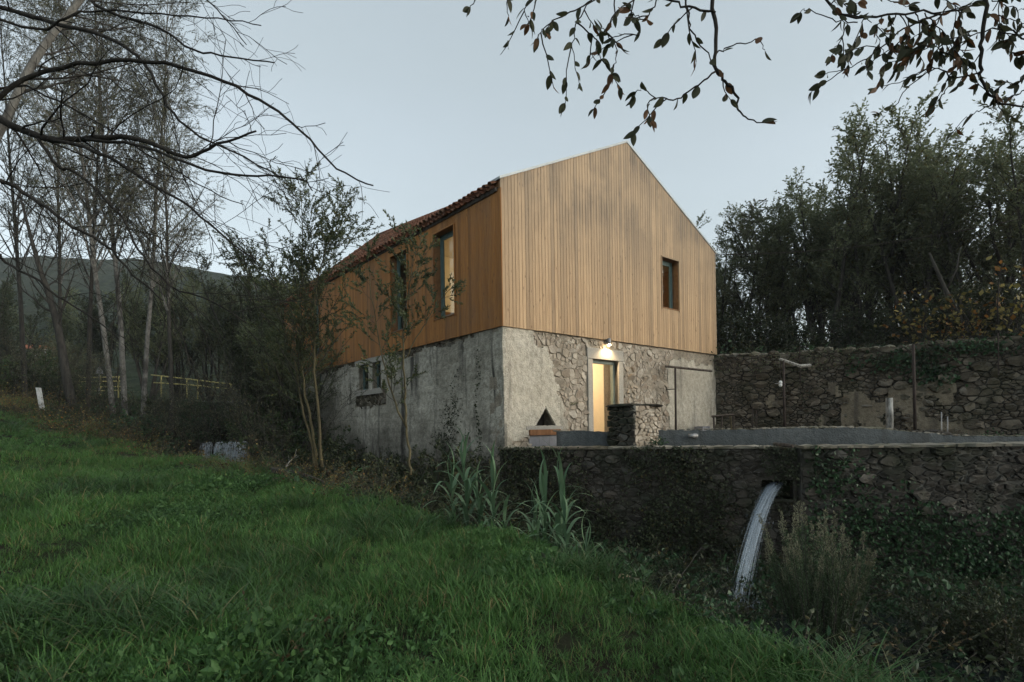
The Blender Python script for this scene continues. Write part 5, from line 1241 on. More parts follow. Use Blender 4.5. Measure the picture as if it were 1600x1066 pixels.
for i in range(300):
    px = float(r_.choice([319, 324, 329, 341, 349, 356, 361, 368, 373, 380, 385]) + r_.normal(0, 1.5))
    p0 = at(px, 690, 20.08); x = p0.x; v = r_.uniform(.1, .75); dep = r_.uniform(.6, 1.25) if px > 345 else r_.uniform(.25, .8); T = math.sqrt(2 * dep / 9.8); sl_ = r_.normal(0, .05)
    zt0 = .05 * math.sin(px * .35) - .03 * (px < 345)
    P = [(x + sl_ * j / 6 + .004 * r_.normal(), 20.05 - v * T * j / 6, -.335 + zt0 * .4 + .02 * r_.random() - dep * (j / 6) ** 1.7) for j in range(7)]
    m.tube(P, np.linspace(.003, .008, 7) * r_.uniform(.5, 1.5), 3)
for i in range(160):
    px = r_.uniform(345, 392); p0 = at(px, 690, 20.08); q = Vector((p0.x + r_.normal(0, .05), 19.75 + r_.normal(0, .18), -1.30 + abs(r_.normal(0, .10)))); m.tube([q, q + Vector((r_.normal(0, .03), r_.normal(0, .03), .06))], [.012, .004], 3)
m.build('falling_water', MAT['fall_weir'], we, True)
sp = SegA(hole[0] + .5, .05, hz0)
P0 = SegA((hole[0] + hole[1]) / 2, -.35, hole[2] + .30); Pl = at(1152, 958, 9.1)
m = MB(); T = math.sqrt(2 * (P0.z - Pl.z) / 9.8); hv = Vector((Pl.x - P0.x, Pl.y - P0.y, 0)) / T
for i in range(210):
    u = float(np.clip(r_.normal(0, .42), -1.1, 1.1)); off = SegA.d * (u * .17 + .05) + Vector((0, 0, r_.uniform(-.03, .03) - .02 * abs(u)))
    v = hv * (1 + r_.normal(0, .07)) - SegA.d * (u * .14 + .09) + SegA.d * r_.normal(0, .07); v.z = r_.normal(0, .05)
    tt = np.linspace(-.06 + max(0, r_.normal(0, .14)), r_.uniform(.6, 1.04), 18); P = []
    for t_ in tt:
        q = P0 + off + v * (t_ * T); q.z -= 4.9 * (max(t_, 0) * T) ** 2; P.append(q)
    m.tube(P, np.linspace(.0026, .0040, 18) * r_.uniform(.4, 1.6), 3)
for i in range(420):
    q = Pl + Vector((r_.normal(0, .2), r_.normal(0, .2), abs(r_.normal(0, .16)))); m.tube([q, q + Vector((r_.normal(0, .02), r_.normal(0, .02), .03))], [.006, .002], 3)
for i in range(260):
    t_ = r_.uniform(.15, 1.0); q = P0 + hv * (t_ * T) * (1 + r_.normal(0, .05)) + SegA.d * (r_.normal(0, .06 + .09 * t_) + .05 - .09 * t_ * T); q.z -= 4.9 * (t_ * T) ** 2 + r_.normal(0, .04); m.tube([q, q + Vector((-.008, -.01, -.045)) * r_.uniform(.4, 1.3)], [.003, .005], 3)
tag(m.build('waterfall', MAT['fall'], smooth=True), 'silky white jet of water arcing out of a hole in the retaining wall', 'waterfall')
m = MB(); m.box(SegA, hole[0] - .02, hole[1] + .02, .02, -.9, hole[2] - .06, hole[2] + .0); m.build('spout_stone', MAT['stone_dark'], rw)

# ------------------------------------------------------------------ scattered ground cover
def lib(name, meshes):
    c = bpy.data.collections.new(name)
    for i, me in enumerate(meshes): o = bpy.data.objects.new(me.name, me); c.objects.link(o)
    return c
def scatter(name, label, xs, ys, densf, coll, seed, smin, smax, tilt=.12, zf=ground_z, dz=0.0, kind='stuff'):
    mb = grid_mb(xs, ys, lambda X, Y: zf(X, Y) + dz); o = mb.build(name, MAT['ground'])
    V = mb.V[0]; d = np.maximum(densf(V[:, 0], V[:, 1]), 0).astype(np.float32)
    # drop faces that carry nothing
    at_ = o.data.attributes.new('dens', 'FLOAT', 'POINT'); at_.data.foreach_set('value', d)
    sc_ = np.clip(1 + .45 * vnoise(V[:, 0], V[:, 1], 2.6, seed + 60) + .25 * vnoise(V[:, 0], V[:, 1], 6.5, seed + 61), .45, 1.9).astype(np.float32); a2 = o.data.attributes.new('clump', 'FLOAT', 'POINT'); a2.data.foreach_set('value', sc_)
    g = bpy.data.node_groups.new(name, 'GeometryNodeTree'); g.interface.new_socket('Geometry', in_out='INPUT', socket_type='NodeSocketGeometry'); g.interface.new_socket('Geometry', in_out='OUTPUT', socket_type='NodeSocketGeometry')
    N = g.nodes.new; L = g.links.new
    gi, go = N('NodeGroupInput'), N('NodeGroupOutput'); na = N('GeometryNodeInputNamedAttribute'); na.data_type = 'FLOAT'; na.inputs['Name'].default_value = 'dens'
    dp = N('GeometryNodeDistributePointsOnFaces'); dp.distribute_method = 'RANDOM'; dp.inputs['Seed'].default_value = seed
    L(gi.outputs[0], dp.inputs['Mesh']); L(na.outputs[0], dp.inputs['Density'])
    ci = N('GeometryNodeCollectionInfo'); ci.inputs[0].default_value = coll; ci.inputs['Separate Children'].default_value = True; ci.inputs['Reset Children'].default_value = True
    ip = N('GeometryNodeInstanceOnPoints'); ip.inputs['Pick Instance'].default_value = True
    rv = N('FunctionNodeRandomValue'); rv.data_type = 'FLOAT_VECTOR'; rv.inputs[0].default_value = (-tilt, -tilt, 0); rv.inputs[1].default_value = (tilt, tilt, 6.2832)
    rs = N('FunctionNodeRandomValue'); rs.data_type = 'FLOAT'; rs.inputs[2].default_value = smin; rs.inputs[3].default_value = smax; rs.inputs['Seed'].default_value = 5
    L(dp.outputs['Points'], ip.inputs['Points']); L(ci.outputs[0], ip.inputs['Instance']); L(rv.outputs[0], ip.inputs['Rotation']); nb = N('GeometryNodeInputNamedAttribute'); nb.data_type = 'FLOAT'; nb.inputs['Name'].default_value = 'clump'; mu = N('ShaderNodeMath'); mu.operation = 'MULTIPLY'; L(rs.outputs[1], mu.inputs[0]); L(nb.outputs[0], mu.inputs[1]); L(mu.outputs[0], ip.inputs['Scale']); L(ip.outputs[0], go.inputs[0])
    md = o.modifiers.new('scatter', 'NODES'); md.node_group = g
    return tag(o, label, kind=kind)
def blades(seed, n, R, l0, l1, w, arch, seg=3, mat_='grass'):
    r_ = np.random.default_rng(seed); mb = MB()
    for i in range(n):
        a = r_.uniform(0, 6.28); q = R * math.sqrt(r_.random()); p = np.array([math.cos(a) * q, math.sin(a) * q, -.015]); h = r_.uniform(0, 6.28)
        d = np.array([math.cos(h) * .35, math.sin(h) * .35, 1.0]) + np.array([math.cos(a), math.sin(a), 0]) * .25; d = unit(d); L = r_.uniform(l0, l1); side_ = unit(np.cross(d, (math.cos(h), math.sin(h), 0.01))); V = []
        for k in range(seg + 1):
            t = k / seg; ww = w * (1 - t ** 1.6) * .5 + .0004; V += [p - side_ * ww, p + side_ * ww]
            p = p + d * (L / seg); d = unit(d + np.array([math.cos(h), math.sin(h), -.35]) * arch * r_.uniform(.6, 1.4) / seg)
        mb.add(V, np.array([(2 * k, 2 * k + 1, 2 * k + 3, 2 * k + 2) for k in range(seg)]))
    return mb.mesh('grass_tuft', MAT[mat_])
def sprigs(seed, n, R, h, leaf, nl, matn, twigm, spread=.8, six=True):
    p = Plant(seed)
    for i in range(n):
        a = p.r.uniform(0, 6.28); q = R * math.sqrt(p.r.random()); P, D = p.limb((math.cos(a) * q, math.sin(a) * q, -.02), (math.cos(a) * spread, math.sin(a) * spread, 1), h * p.r.uniform(.5, 1.1), .003, .0012, 5, .14, -.10, None, 3)
        p.leaf_line(P, nl, .9, .1)
    m = leaf_mb(p.lp, p.la, leaf, leaf * .62, p.r, .1, six); off = m.n
    b = p.br; m.mi = [np.zeros(len(f), int) for f in m.F]
    for v in b.V: m.V.append(v)
    for f in b.F: m.F.append(f + off); m.mi.append(np.ones(len(f), int))
    m.n += b.n; return m.mesh('sprig', [MAT[matn], MAT[twigm]])
G1 = lib('grass_library', [blades(i, 34, .10, .05, .135, .0055, 1.0) for i in range(5)] + [blades(9 + i, 26, .11, .09, .19, .006, 1.3) for i in range(3)])
G2 = lib('long_grass_library', [blades(30 + i, 46, .13, .22, .48, .0075, 1.6, 5, 'grass_long') for i in range(4)])
G3 = lib('clover_library', [sprigs(50 + i, 16, .14, .13, .030, 4, 'clover', 'clover', .6) for i in range(3)] + [sprigs(56, 9, .12, .16, .042, 4, 'clover', 'clover', 1.1)])
G4 = lib('undergrowth_library', [sprigs(60 + i, 9, .16, .42, .062, 8, 'ivy', 'bark_grey', .9) for i in range(3)] + [sprigs(70 + i, 8, .2, .6, .05, 8, 'leaf_dark', 'bark_grey', .8) for i in range(2)] + [sprigs(75, 7, .2, .6, .045, 5, 'leaf_dark', 'bark_grey', .8)])
G5 = lib('litter_library', [sprigs(80 + i, 9, .2, .5, .045, 3, 'leaf_brown', 'bark_grey', 1.2) for i in range(2)] + [sprigs(84, 9, .2, .7, .034, 5, 'leaf_yellow', 'bark_young', .7)])
gx, gy = axis(-24, 7, .3, -24, 7), axis(.8, 30, .3, .8, 30)
def infr(X, Y, m=3.2): return (np.abs(X) < Y * .95 + m)
def d_grass(X, Y):
    s = crest_dist(X, Y); edge = sstep(-.55, .15, s + .25 * vnoise(X, Y, 2.1, 31)); b = np.interp(np.hypot(X, Y), [2, 5, 8, 14, 24], [230, 200, 140, 80, 42])
    bare = sstep(-.1, .25, vnoise(X, Y, .9, 33) + 1.15 - sstep(12.5, 15.5, Y - .35 * X * 0) * .55)
    return b * edge * infr(X, Y) * bare * (.75 + .25 * vnoise(X, Y, 1.6, 32)) * (Y < 24)
scatter('grass', 'lush short green meadow grass on the sloping bank', gx, gy, d_grass, G1, 3, .7, 1.3, .32)
def d_long(X, Y):
    s = crest_dist(X, Y); n_ = vnoise(X, Y, 1.5, 35); return np.interp(np.hypot(X, Y), [2, 6, 14, 24], [20, 13, 7, 4]) * sstep(.24, .7, n_ + .35 * np.exp(-np.abs(s - .1) * 2.5)) * (s > -.4) * infr(X, Y) * (Y < 23)
scatter('long_grass', 'darker tufts of long arching grass standing in the meadow', gx, gy, d_long, G2, 4, .6, 1.15)
def d_clover(X, Y):
    s = crest_dist(X, Y); return np.interp(np.hypot(X, Y), [2, 6, 14, 24], [60, 45, 20, 8]) * sstep(.0, .5, vnoise(X, Y, 1.4, 37)) * (s > .1) * infr(X, Y) * (Y < 20)
scatter('clover', 'low leafy clover and weeds growing in patches among the grass', gx, gy, d_clover, G3, 5, .8, 1.6, .25)
ux, uy = axis(-20, 14, .35, -20, 14), axis(1.5, 34, .35, 1.5, 34)
def d_under(X, Y):
    s = crest_dist(X, Y); cd = np.min(np.hypot(X[:, None] - cl[None, ::4, 0], Y[:, None] - cl[None, ::4, 1]), 1); wet = sstep(.5, 1.0, cd)
    wet = np.where(Y > 19.5, 1 - ((X > -11.4) & (X < -7) & (Y < 30)), wet)
    behind = ((X + .35) * .2875 + (Y - 13.12) * .9578 > -.02) & (X > -.4)     # under the terrace
    b = np.interp(np.hypot(X, Y), [2, 8, 16, 30], [26, 18, 11, 6]); return b * sstep(.15, -.35, s + .2 * vnoise(X, Y, 2, 41)) * wet * infr(X, Y, 2) * (~behind)
scatter('undergrowth', 'dark tangle of ivy, nettles and brambles on the shaded brook banks', ux, uy, d_under, G4, 6, .7, 1.5, .3)
def d_litter(X, Y):
    s = crest_dist(X, Y); n_ = vnoise(X, Y, 1.0, 43); return 15 * sstep(1.8, .0, s) * sstep(-1.6, -.2, s) * sstep(8.5, 10.5, Y) * sstep(-.3, .5, n_) * (Y < 22) + 6 * sstep(15, 18, Y) * sstep(3.0, .5, s) * (s > -.5) * (Y < 23)
scatter('dry_weeds', 'brown and yellowing weeds along the top edge of the brook bank', ux, uy, d_litter, G5, 7, .7, 1.35, .35)
def tz(X, Y): return np.full(np.shape(X), TER - .01)
def d_terr(X, Y):
    q = np.stack([X - B0[0], Y - B0[1]], -1); ow = q @ np.array([WF.n.x, WF.n.y]); og = (X - C0[0]) * GF.n.x + (Y - C0[1]) * GF.n.y; ot_ = -((X - 1.02) * TF.n.x + (Y - 13.28) * TF.n.y)
    return np.where((ow > .1) & (og > .15) & (ot_ > .3) & (X < 15), np.interp(ow, [.1, 1.2], [12, 2.5]), 0)
scatter('terrace_weeds', 'low weeds growing on the earth terrace between the walls', axis(0, 16, .3, 0, 16), axis(10, 21, .3, 10, 21), d_terr, G4, 8, .4, .9, .3, tz)
EX = axis(5, 30, .4, 5, 30); EY = axis(9, 45, .4, 9, 45)
def bz_np(X, Y):
    S = (X - EF.p.x) * EF.d.x + (Y - EF.p.y) * EF.d.y; O = -((X - EF.p.x) * EF.n.x + (Y - EF.p.y) * EF.n.y) - .1
    return 2.22 + .12 * vnoise(S, O, .9, 15) + .02 * O - .012 * np.maximum(O - 8, 0) ** 1.4
def d_bank(X, Y):
    S = (X - EF.p.x) * EF.d.x + (Y - EF.p.y) * EF.d.y; O = -((X - EF.p.x) * EF.n.x + (Y - EF.p.y) * EF.n.y) - .1
    return np.where((O > .35) & (O < 10) & (S > -1) & (S < 18), np.interp(O, [.3, 3, 9], [14, 9, 3]), 0)
scatter('bank_weeds', 'ground cover of weeds and brambles on the bank behind the ruined wall', EX, EY, d_bank, G4, 9, .7, 1.5, .3, bz_np)

# ------------------------------------------------------------------ ivy and creepers on walls
def creeper(name, label, fr, s0, s1, z0, z1, n, maskf, L, o0, seed, matn='ivy', parent=None, depth=.12):
    r_ = np.random.default_rng(seed); S = r_.uniform(s0, s1, n); Z = r_.uniform(z0, z1, n); k = r_.random(n) < np.clip(maskf(S, Z), 0, 1); S, Z = S[k], Z[k]; m = len(S); O = o0 + r_.random(m) ** 1.5 * depth
    d, nn_, p = np.array(fr.d), np.array(fr.n), np.array(fr.p); P = p + S[:, None] * d + O[:, None] * nn_ + Z[:, None] * np.array([0, 0, 1.])
    A = nn_ * .5 + np.array([0, 0, -.55]) + r_.normal(0, .55, (m, 3)); o = leaf_mb(P, A, L, L * .8, r_, 0, True).build(name, MAT[matn], None); return tag(o, label, kind='stuff')
def patch(cs, cz, rs, rz): return lambda S, Z: np.exp(-((S - cs) / rs) ** 2 - ((Z - cz) / rz) ** 2)
def many(*fs): return lambda S, Z: np.max([f(S, Z) for f in fs], 0) * (1 + .8 * vnoise(S, Z, 3.0, 3) + .5 * vnoise(S, Z, 9, 6))
sB = lambda px, py: SegB.px(px, py); sA = lambda px, py: SegA.px(px, py)
def pz(f, px, py, rx, rz): s_, z_ = f.px(px, py); return patch(s_, z_, rx, rz)
creeper('ivy', 'trailing green creeper hanging down the retaining wall right of the waterfall', SegB, 0, 8, -3.3, -.4, 7000, many(pz(SegB, 1300, 745, .45, .55), pz(SegB, 1270, 710, .25, .3), pz(SegB, 1345, 790, .5, .4), pz(SegB, 1460, 860, 1.2, .35), pz(SegB, 1550, 880, 1.0, .4), pz(SegB, 1400, 840, .7, .3)), .085, .02, 1)
creeper('ivy', 'dark vines and dry stems matted over the shaded retaining wall left of the waterfall', SegA, 0, LA, -3.3, -.42, 26000, lambda S, Z: np.clip(.22 + .6 * fbm(S, Z, 1.6, 7) + .32 * sstep(-1.2, -2.4, Z) + .35 * sstep(1.9, .2, S), 0, .85), .062, .02, 2, 'leaf_dark', None, .16)
creeper('ivy', 'dark ivy covering the foot of the retaining wall at the right', SegB, 0, 10, -3.4, -1.1, 16000, lambda S, Z: np.clip(.6 * sstep(-1.3, -2.1, Z) + .4 * fbm(S, Z, 1.5, 17), 0, .9), .08, .02, 3, 'ivy', None, .2)
creeper('wall_creeper', 'green leafy creeper drooping over the upper part of the ruined wall', WF, 4, 15, 0, 2.4, 12000, many(pz(WF, 1400, 568, 1.0, .3), pz(WF, 1345, 575, .6, .2), pz(WF, 1450, 585, .5, .25), pz(WF, 1540, 540, 1.2, .2)), .12, .02, 4, 'ivy')
creeper('wall_creeper', 'ivy hanging in a narrow column on the ruined wall behind the bracket post', WF, .5, 7, -.4, 2.4, 3800, many(pz(WF, 1255, 620, .30, .75), pz(WF, 1265, 660, .5, .3)), .07, .02, 5, 'leaf_dark')
creeper('wall_moss_plants', 'small ferns and moss sprouting along the top band of the ruined wall', WF, 0, 14.5, 1.75, 2.4, 5000, lambda S, Z: np.clip(.25 + .5 * fbm(S, Z, 2.2, 27), 0, .7), .05, .03, 6, 'leaf_olive', None, .1)
LFv = LF
creeper('ivy', 'dark ivy streaks climbing the weathered side wall near its corner', LF, .2, 12, -2.8, 2.2, 52000, lambda S, Z: np.clip(.8 * np.exp(-((S - 1.05 - .07 * np.sin(Z * 3)) / .045) ** 2) * sstep(2.1, 1.5, Z) + .8 * np.exp(-((S - 2.5 + .2 * Z + .25 * fbm(S, Z, 2, 3)) / (.18 + .16 * np.clip(1.2 - Z, 0, 2))) ** 2) * sstep(1.9, .6, Z) * (.6 + .5 * fbm(S, Z, 4, 8)) + .8 * sstep(-.5, -1.4, Z + .7 * fbm(S, Z, 1.5, 9)), 0, .9), .05, -.04, 7, 'leaf_dark', None, .09)

# ------------------------------------------------------------------ reeds, heather and other single plants
def reed_leaf_mesh(seed, L, W, arch):
    r_ = np.random.default_rng(seed); n = 9; p = np.array([0, 0, 0.]); d = unit((.45, 0, 1)); V = []
    for i in range(n + 1):
        t = i / n; w = W * .5 * (min(1, .55 + t * 1.6) * (1 - t ** 2.2)) + .0006; V += [(p[0], -w, p[2] + .25 * w), tuple(p), (p[0], w, p[2] + .25 * w)]
        p = p + d * L / n; d = unit(d + np.array([.5, 0, -.62]) * arch * (.25 + t * 1.3) / n * 3)
    m = MB(); m.add(V, np.array([q for i in range(n) for b in [i * 3] for q in ((b, b + 1, b + 4, b + 3), (b + 1, b + 2, b + 5, b + 4))])); return m.mesh('leaf', MAT['reed'], True)
RL = [reed_leaf_mesh(i, 1, .068, a) for i, a in enumerate((.95, 1.3, 1.7, .7))]
reeds = [(703, 832, 8.9, .85, 'short giant reed at the left end of the reed clump'), (730, 838, 8.7, 1.25, 'upright giant reed with one tall spear leaf at its tip'), (748, 838, 8.6, .85, 'low giant reed between the tall spear reed and the arching one'), (768, 842, 8.5, 1.1, 'giant reed with broad arching leaves in the left half of the clump'), (786, 846, 8.4, .7, 'small giant reed filling the gap in the middle of the clump'), (822, 852, 8.0, .85, 'giant reed right of the gap in the clump'), (848, 858, 7.7, 1.15, 'giant reed with a leaf slanting up to the left'), (866, 858, 7.6, 1.38, 'tallest giant reed with a thick rolled tip'), (885, 862, 7.4, .95, 'giant reed with long leaves reaching right'), (912, 866, 7.2, .62, 'low giant reed with drooping leaves at the right end'), (838, 862, 7.5, .6, 'small giant reed in front of the two tall ones')]
r_ = np.random.default_rng(12)
for px, py, Y, H, lab in reeds:
    b = on_ground(px, Y, -.02); top = at(px, py, Y).z
    b.z = max(b.z, top - .35); H = H * Y / 7.9 * 1.22
    t = thing('giant_reed', lab, 'reed', b, 'giant reeds on the edge of the bank'); m = MB(); lean = Vector((r_.normal(0, .06), r_.normal(0, .05), 1))
    P = [b + lean * (H * .72 * k / 6) + Vector((0, 0, -.05)) for k in range(7)]; m.tube(P, np.linspace(.012, .006, 7), 7); m.build('stem', MAT['reed'], t, True)
    nl = int(8 + H * 8); a = r_.uniform(0, 6.28)
    for k in range(nl):
        f = .06 + .94 * k / (nl - 1); q = P[0].lerp(P[-1], f); a += 2.6 + r_.normal(0, .35); L = (.28 + .36 * H) * r_.uniform(.75, 1.2) * (1.0 - .25 * abs(f - .6)); up = 0 if k < nl - 2 else -.35
        M = Matrix.Translation(q) @ Matrix.Rotation(a, 4, 'Z') @ Matrix.Rotation(up + r_.normal(0, .1) - .35 * (f > .8), 4, 'Y') @ Matrix.Diagonal((L, L * r_.uniform(1.0, 1.35), L, 1))
        put('leaf', RL[3 if f > .85 else r_.integers(0, 3)], M, t)
hb = Vector((3.85, 7.0, -3.0)); ht = thing('heather_shrub', 'bushy tree heather with many upright pale-tipped spires in front of the waterfall', 'shrub', hb); HP = Plant(120); tipP, tipA = [], []
for i in range(58):
    a = HP.r.uniform(0, 6.28); q = .62 * math.sqrt(HP.r.random()); H = 2.4 * HP.r.uniform(.55, 1.0) * (1.02 - .35 * q); H *= 1.05 if math.cos(a) < .2 else .88
    P, D = HP.limb(hb + Vector((math.cos(a) * q * .45, math.sin(a) * q * .45, -.05)), (math.cos(a) * q * .42, math.sin(a) * q * .42, 1), H, .010, .002, 12, .03, .02, None, 4)
    for k in range(520):
        t_ = .18 + .82 * HP.r.random() ** .8; p, d = HP.along(P, min(t_, .998)); rad = .055 * (1 - t_) ** .5 + .012; o = HP.side(d, 1.57) * rad * HP.r.random() ** .6
        (tipP if t_ > .86 else HP.lp).append(p + o); (tipA if t_ > .86 else HP.la).append(unit(d + o / rad * .9))
HP.br.build('stems', MAT['bark_grey'], ht, True); leaf_mb(HP.lp, HP.la, .030, .011, HP.r).build('foliage', MAT['heath'], ht); leaf_mb(tipP, tipA, .026, .012, HP.r).build('tips', MAT['heath_tip'], ht)
def single(name, label, cat, loc, mesh, sc=1.0, rot=0.0): o = put(name, mesh, Matrix.LocRotScale(Vector(loc), Matrix.Rotation(rot, 3, 'Z').to_euler(), Vector((sc,) * 3)), None); return tag(o, label, cat)
single('fern', 'green fern growing at the foot of the stone pier', 'fern', P1f(.62, .16, CAPZ), sprigs(200, 12, .08, .34, .06, 9, 'ivy', 'bark_grey', .7), 1.0)
single('wall_plant', 'small tuft of weed rooted in the render left of the doorway', 'plant', GF(gs(893), -.03, GF.px(893, 632, -.04)[1]), sprigs(201, 9, .05, .20, .05, 6, 'leaf_olive', 'bark_grey', 1.2), .8)
single('wall_plant', 'withered tuft of weed at the foot of the render beside the cement tank', 'plant', GF(gs(893), .05, -.42), sprigs(202, 16, .18, .42, .028, 5, 'leaf_brown', 'bark_grey', .7), .9)
single('dry_twigs', 'thin dry twigs sprouting from the top of the stone pier', 'plant', P1f(.02, -.12, PH), sprigs(203, 8, .06, .34, .02, 1, 'leaf_brown', 'bark_grey', 1.3), .9)
single('bramble_shoot', 'bramble shoot with a few large yellowing leaves at the edge of the grass', 'bramble', on_ground(1115, 5.3, -.05), sprigs(204, 6, .1, .5, .12, 3, 'leaf_yellow', 'bark_grey', 1.0), .8, 2.0)
single('sparse_bramble', 'straggling bramble with pale dry leaves in the dark gully at the right', 'bramble', at(1440, 1010, 5.6), sprigs(205, 9, .25, .75, .05, 7, 'leaf_brown', 'bark_young', 1.2), 1.0)
single('dead_bracken', 'brown dead bracken at the lower edge of the meadow', 'bracken', on_ground(410, 4.0, -.03), sprigs(206, 13, .16, .36, .04, 9, 'leaf_brown', 'bark_young', 1.5), 1.15)
single('grass_clump', 'dark bushy clump of long grass in the middle of the meadow', 'grass clump', on_ground(375, 5.2), blades(210, 150, .3, .25, .5, .009, 1.5, 5, 'grass_long'), .75)
single('grass_clump', 'long dark grass clump at the top of the meadow near the fallen log', 'grass clump', on_ground(455, 8.8), blades(211, 170, .4, .3, .55, .010, 1.5, 5, 'grass_long'), .8)
single('grass_clump', 'arching clump of long grass beside the dead bracken', 'grass clump', on_ground(440, 3.75), blades(212, 120, .2, .3, .5, .008, 1.4, 5, 'grass_long'), .65)
for i, (px, Y, h, lab) in enumerate(((530, 12.3, 1.0, 'beside the lower end of the fallen log'), (560, 11.5, 1.1, 'between the log and the forked young tree'), (588, 11.0, 1.0, 'left of the forked young tree'), (618, 10.8, .9, 'at the foot of the forked young tree, left side'), (655, 10.5, 1.0, 'at the foot of the forked young tree, right side'), (672, 11.2, 1.3, 'tallest, right of the forked young tree'), (695, 10.0, 1.0, 'behind the left end of the reeds'), (600, 12.0, 1.2, 'standing lower behind the others by the wall'))):
    SP_FINE.place('waste_shrub', 'thin yellow-brown bank shrub ' + lab, 'shrub', on_ground(px, Y, -.15), h / 1.9 * 1.1, rng.uniform(0, 6.28), 'thin shrubs on the bank edge in front of the side wall', leafmat=MAT['leaf_yellow'] if i % 3 == 0 else (MAT['leaf_olive'] if i % 3 == 1 else None))
gsh = [(1010, 8.6, .9, 'straight below the stone pier'), (950, 9.3, 1.0, 'behind the right end of the reeds'), (1080, 8.3, .8, 'left of the waterfall'), (1490, 7.4, 1.0, 'right of the heather shrub'), (1570, 7.0, 1.2, 'at the right picture edge below the wall'), (820, 11.2, 1.1, 'behind the gap in the reeds'), (760, 11.6, 1.7, 'at the foot of the house corner'), (700, 12.3, 2.0, 'at the foot of the side wall behind the reeds'), (655, 13.2, 2.0, 'at the foot of the side wall behind the forked young tree'), (600, 14.2, 1.8, 'under the small double window'), (520, 16.4, 2.2, 'right beside the far stems of the three-stemmed young tree'), (628, 13.6, 1.6, 'left of the forked young tree, against the wall'), (680, 12.8, 2.3, 'climbing the side wall between the forked tree and the reeds'), (550, 15.2, 2.0, 'right of the three-stemmed young tree')]
for i, (px, Y, h, q) in enumerate(gsh): SP_SH[i % 2].place('gully_shrub', 'dark leafy gully shrub ' + q, 'shrub', on_ground(px, Y, -.1), h / 1.9, rng.uniform(0, 6.28), 'dark shrubs in the gully below the walls')
# fallen log, stump, bare branch
fl = MB(); A_, B_ = on_ground(425, 12.2, .12), on_ground(520, 11.2, .06); fl.tube(smooth([A_, A_.lerp(B_, .5) + Vector((0, 0, .06)), B_], 6), np.linspace(.085, .05, 13), 9); tag(fl.build('fallen_log', MAT['grey_wood'] if False else MAT['bark_grey'], smooth=True, origin=A_), 'fallen log lying along the top of the meadow bank', 'log')
fb = thing('fallen_branch', 'bare broken branch poking up behind the fallen log', 'branch', on_ground(430, 13.0)); q = Plant(131); P, D = q.limb(on_ground(428, 13.0, -.05), (.6, 0, .75), .75, .022, .006, 8, .10, .02, None, 5); q.sub(P, [dict(n=5, t0=.3, ang=.7, len=.3, up=.1, wander=.1, seg=4, k=3, minr=.004)], .02); q.br.build('branch', MAT['grey_wood'], fb, True)
s_ = on_ground(966, 6.35); sm = thing('tree_stump', 'small sawn tree stump in the grass at the edge of the bank', 'stump', s_); m = MB(); m.tube([s_ + Vector((0, 0, -.08)), s_ + Vector((0, 0, .07)), s_ + Vector((0, 0, .13))], [.13, .115, .11], 14, cap=False); m.build('bark', MAT['bark_grey'], sm, True); m = MB(); m.tube([s_ + Vector((0, 0, .1)), s_ + Vector((0, 0, .128))], .105, 14); m.build('cut_face', m_plain('cut_wood', (.36, .27, .17), .8, var=.3, scale=30), sm)

# ------------------------------------------------------------------ posts, frames, wires, railing
def post(name, label, cat, pts, r, matn, k=8, kind=None):
    m = MB(); m.tube(pts, r, k); return tag(m.build(name, MAT[matn], smooth=True, origin=pts[0]), label, cat)
y_ = 17.2; tf = thing('clothes_frame', 'dark iron T-shaped post with a wooden crossbar in front of the gable wall', 'post', (at(1056, 670, y_).x, y_, TER)); pb = at(1056, 670, y_); pb.z = TER - .02; m = MB(); m.tube([pb, at(1055, 575, y_)], .032, 8); m.build('post', MAT['metal_dark'], tf, True)
m = MB(); q0, q1 = at(1040, 572.5, y_ - .1), at(1112, 580, y_ + .9); m.tube([q0, q1], .038, 4); m.build('crossbar', MAT['dark_wood'], tf); m = MB(); m.tube([at(1041, 609, y_), at(1055.5, 608, y_)], .014, 6); m.build('peg', MAT['metal_dark'], tf)
y_ = 16.3; bp = thing('bracket_post', 'thin iron post with a slanting wooden bracket arm and a hanging white insulator', 'post', (at(1226, 672, y_).x, y_, TER)); pb = at(1226, 672, y_); pb.z = TER - .02
m = MB(); m.tube([pb, at(1224, 562, y_)], [.045, .03], 8); m.build('post', MAT['metal_dark'], bp, True); m = MB(); m.tube([at(1218, 561, y_ - .05), at(1250, 572, y_ + .3), at(1266, 571, y_ + .9)], [.04, .045, .05], 4); m.build('bracket_arm', MAT['grey_wood'], bp); m = MB(); m.tube([at(1219.5, 562, y_), at(1219.5, 594, y_)], .008, 5); m.build('wire', MAT['metal_dark'], bp)
m = MB(); a_ = at(1219.5, 595, y_); b_ = at(1219.5, 605, y_); m.tube([a_, a_.lerp(b_, .2), a_.lerp(b_, .4), a_.lerp(b_, .5), a_.lerp(b_, .6), a_.lerp(b_, .8), b_], [.025, .05, .05, .025, .05, .05, .02], 12); m.build('insulator', MAT['porcelain'], bp, True); m = MB(); m.tube([at(1211, 599.5, y_), at(1227, 599.5, y_)], .01, 6); m.build('pin', MAT['metal_pipe'], bp)
y_ = 15.6; pb = at(1430, 674, y_); pb.z = TER - .02; post('iron_pole', 'tall dark iron pole standing against the ruined wall among the creepers', 'pole', [pb, at(1427, 538, y_)], [.045, .036], 'metal_dark')
y_ = 15.0; pb = at(1390, 674, y_); pb.z = TER - .02; post('weathered_post', 'short bleached wooden post with peeling white paint in front of the ruined wall', 'post', [pb, at(1390, 650, y_), at(1389.5, 622, y_)], [.095, .10, .09], 'grey_wood', 6)
y_ = 14.0
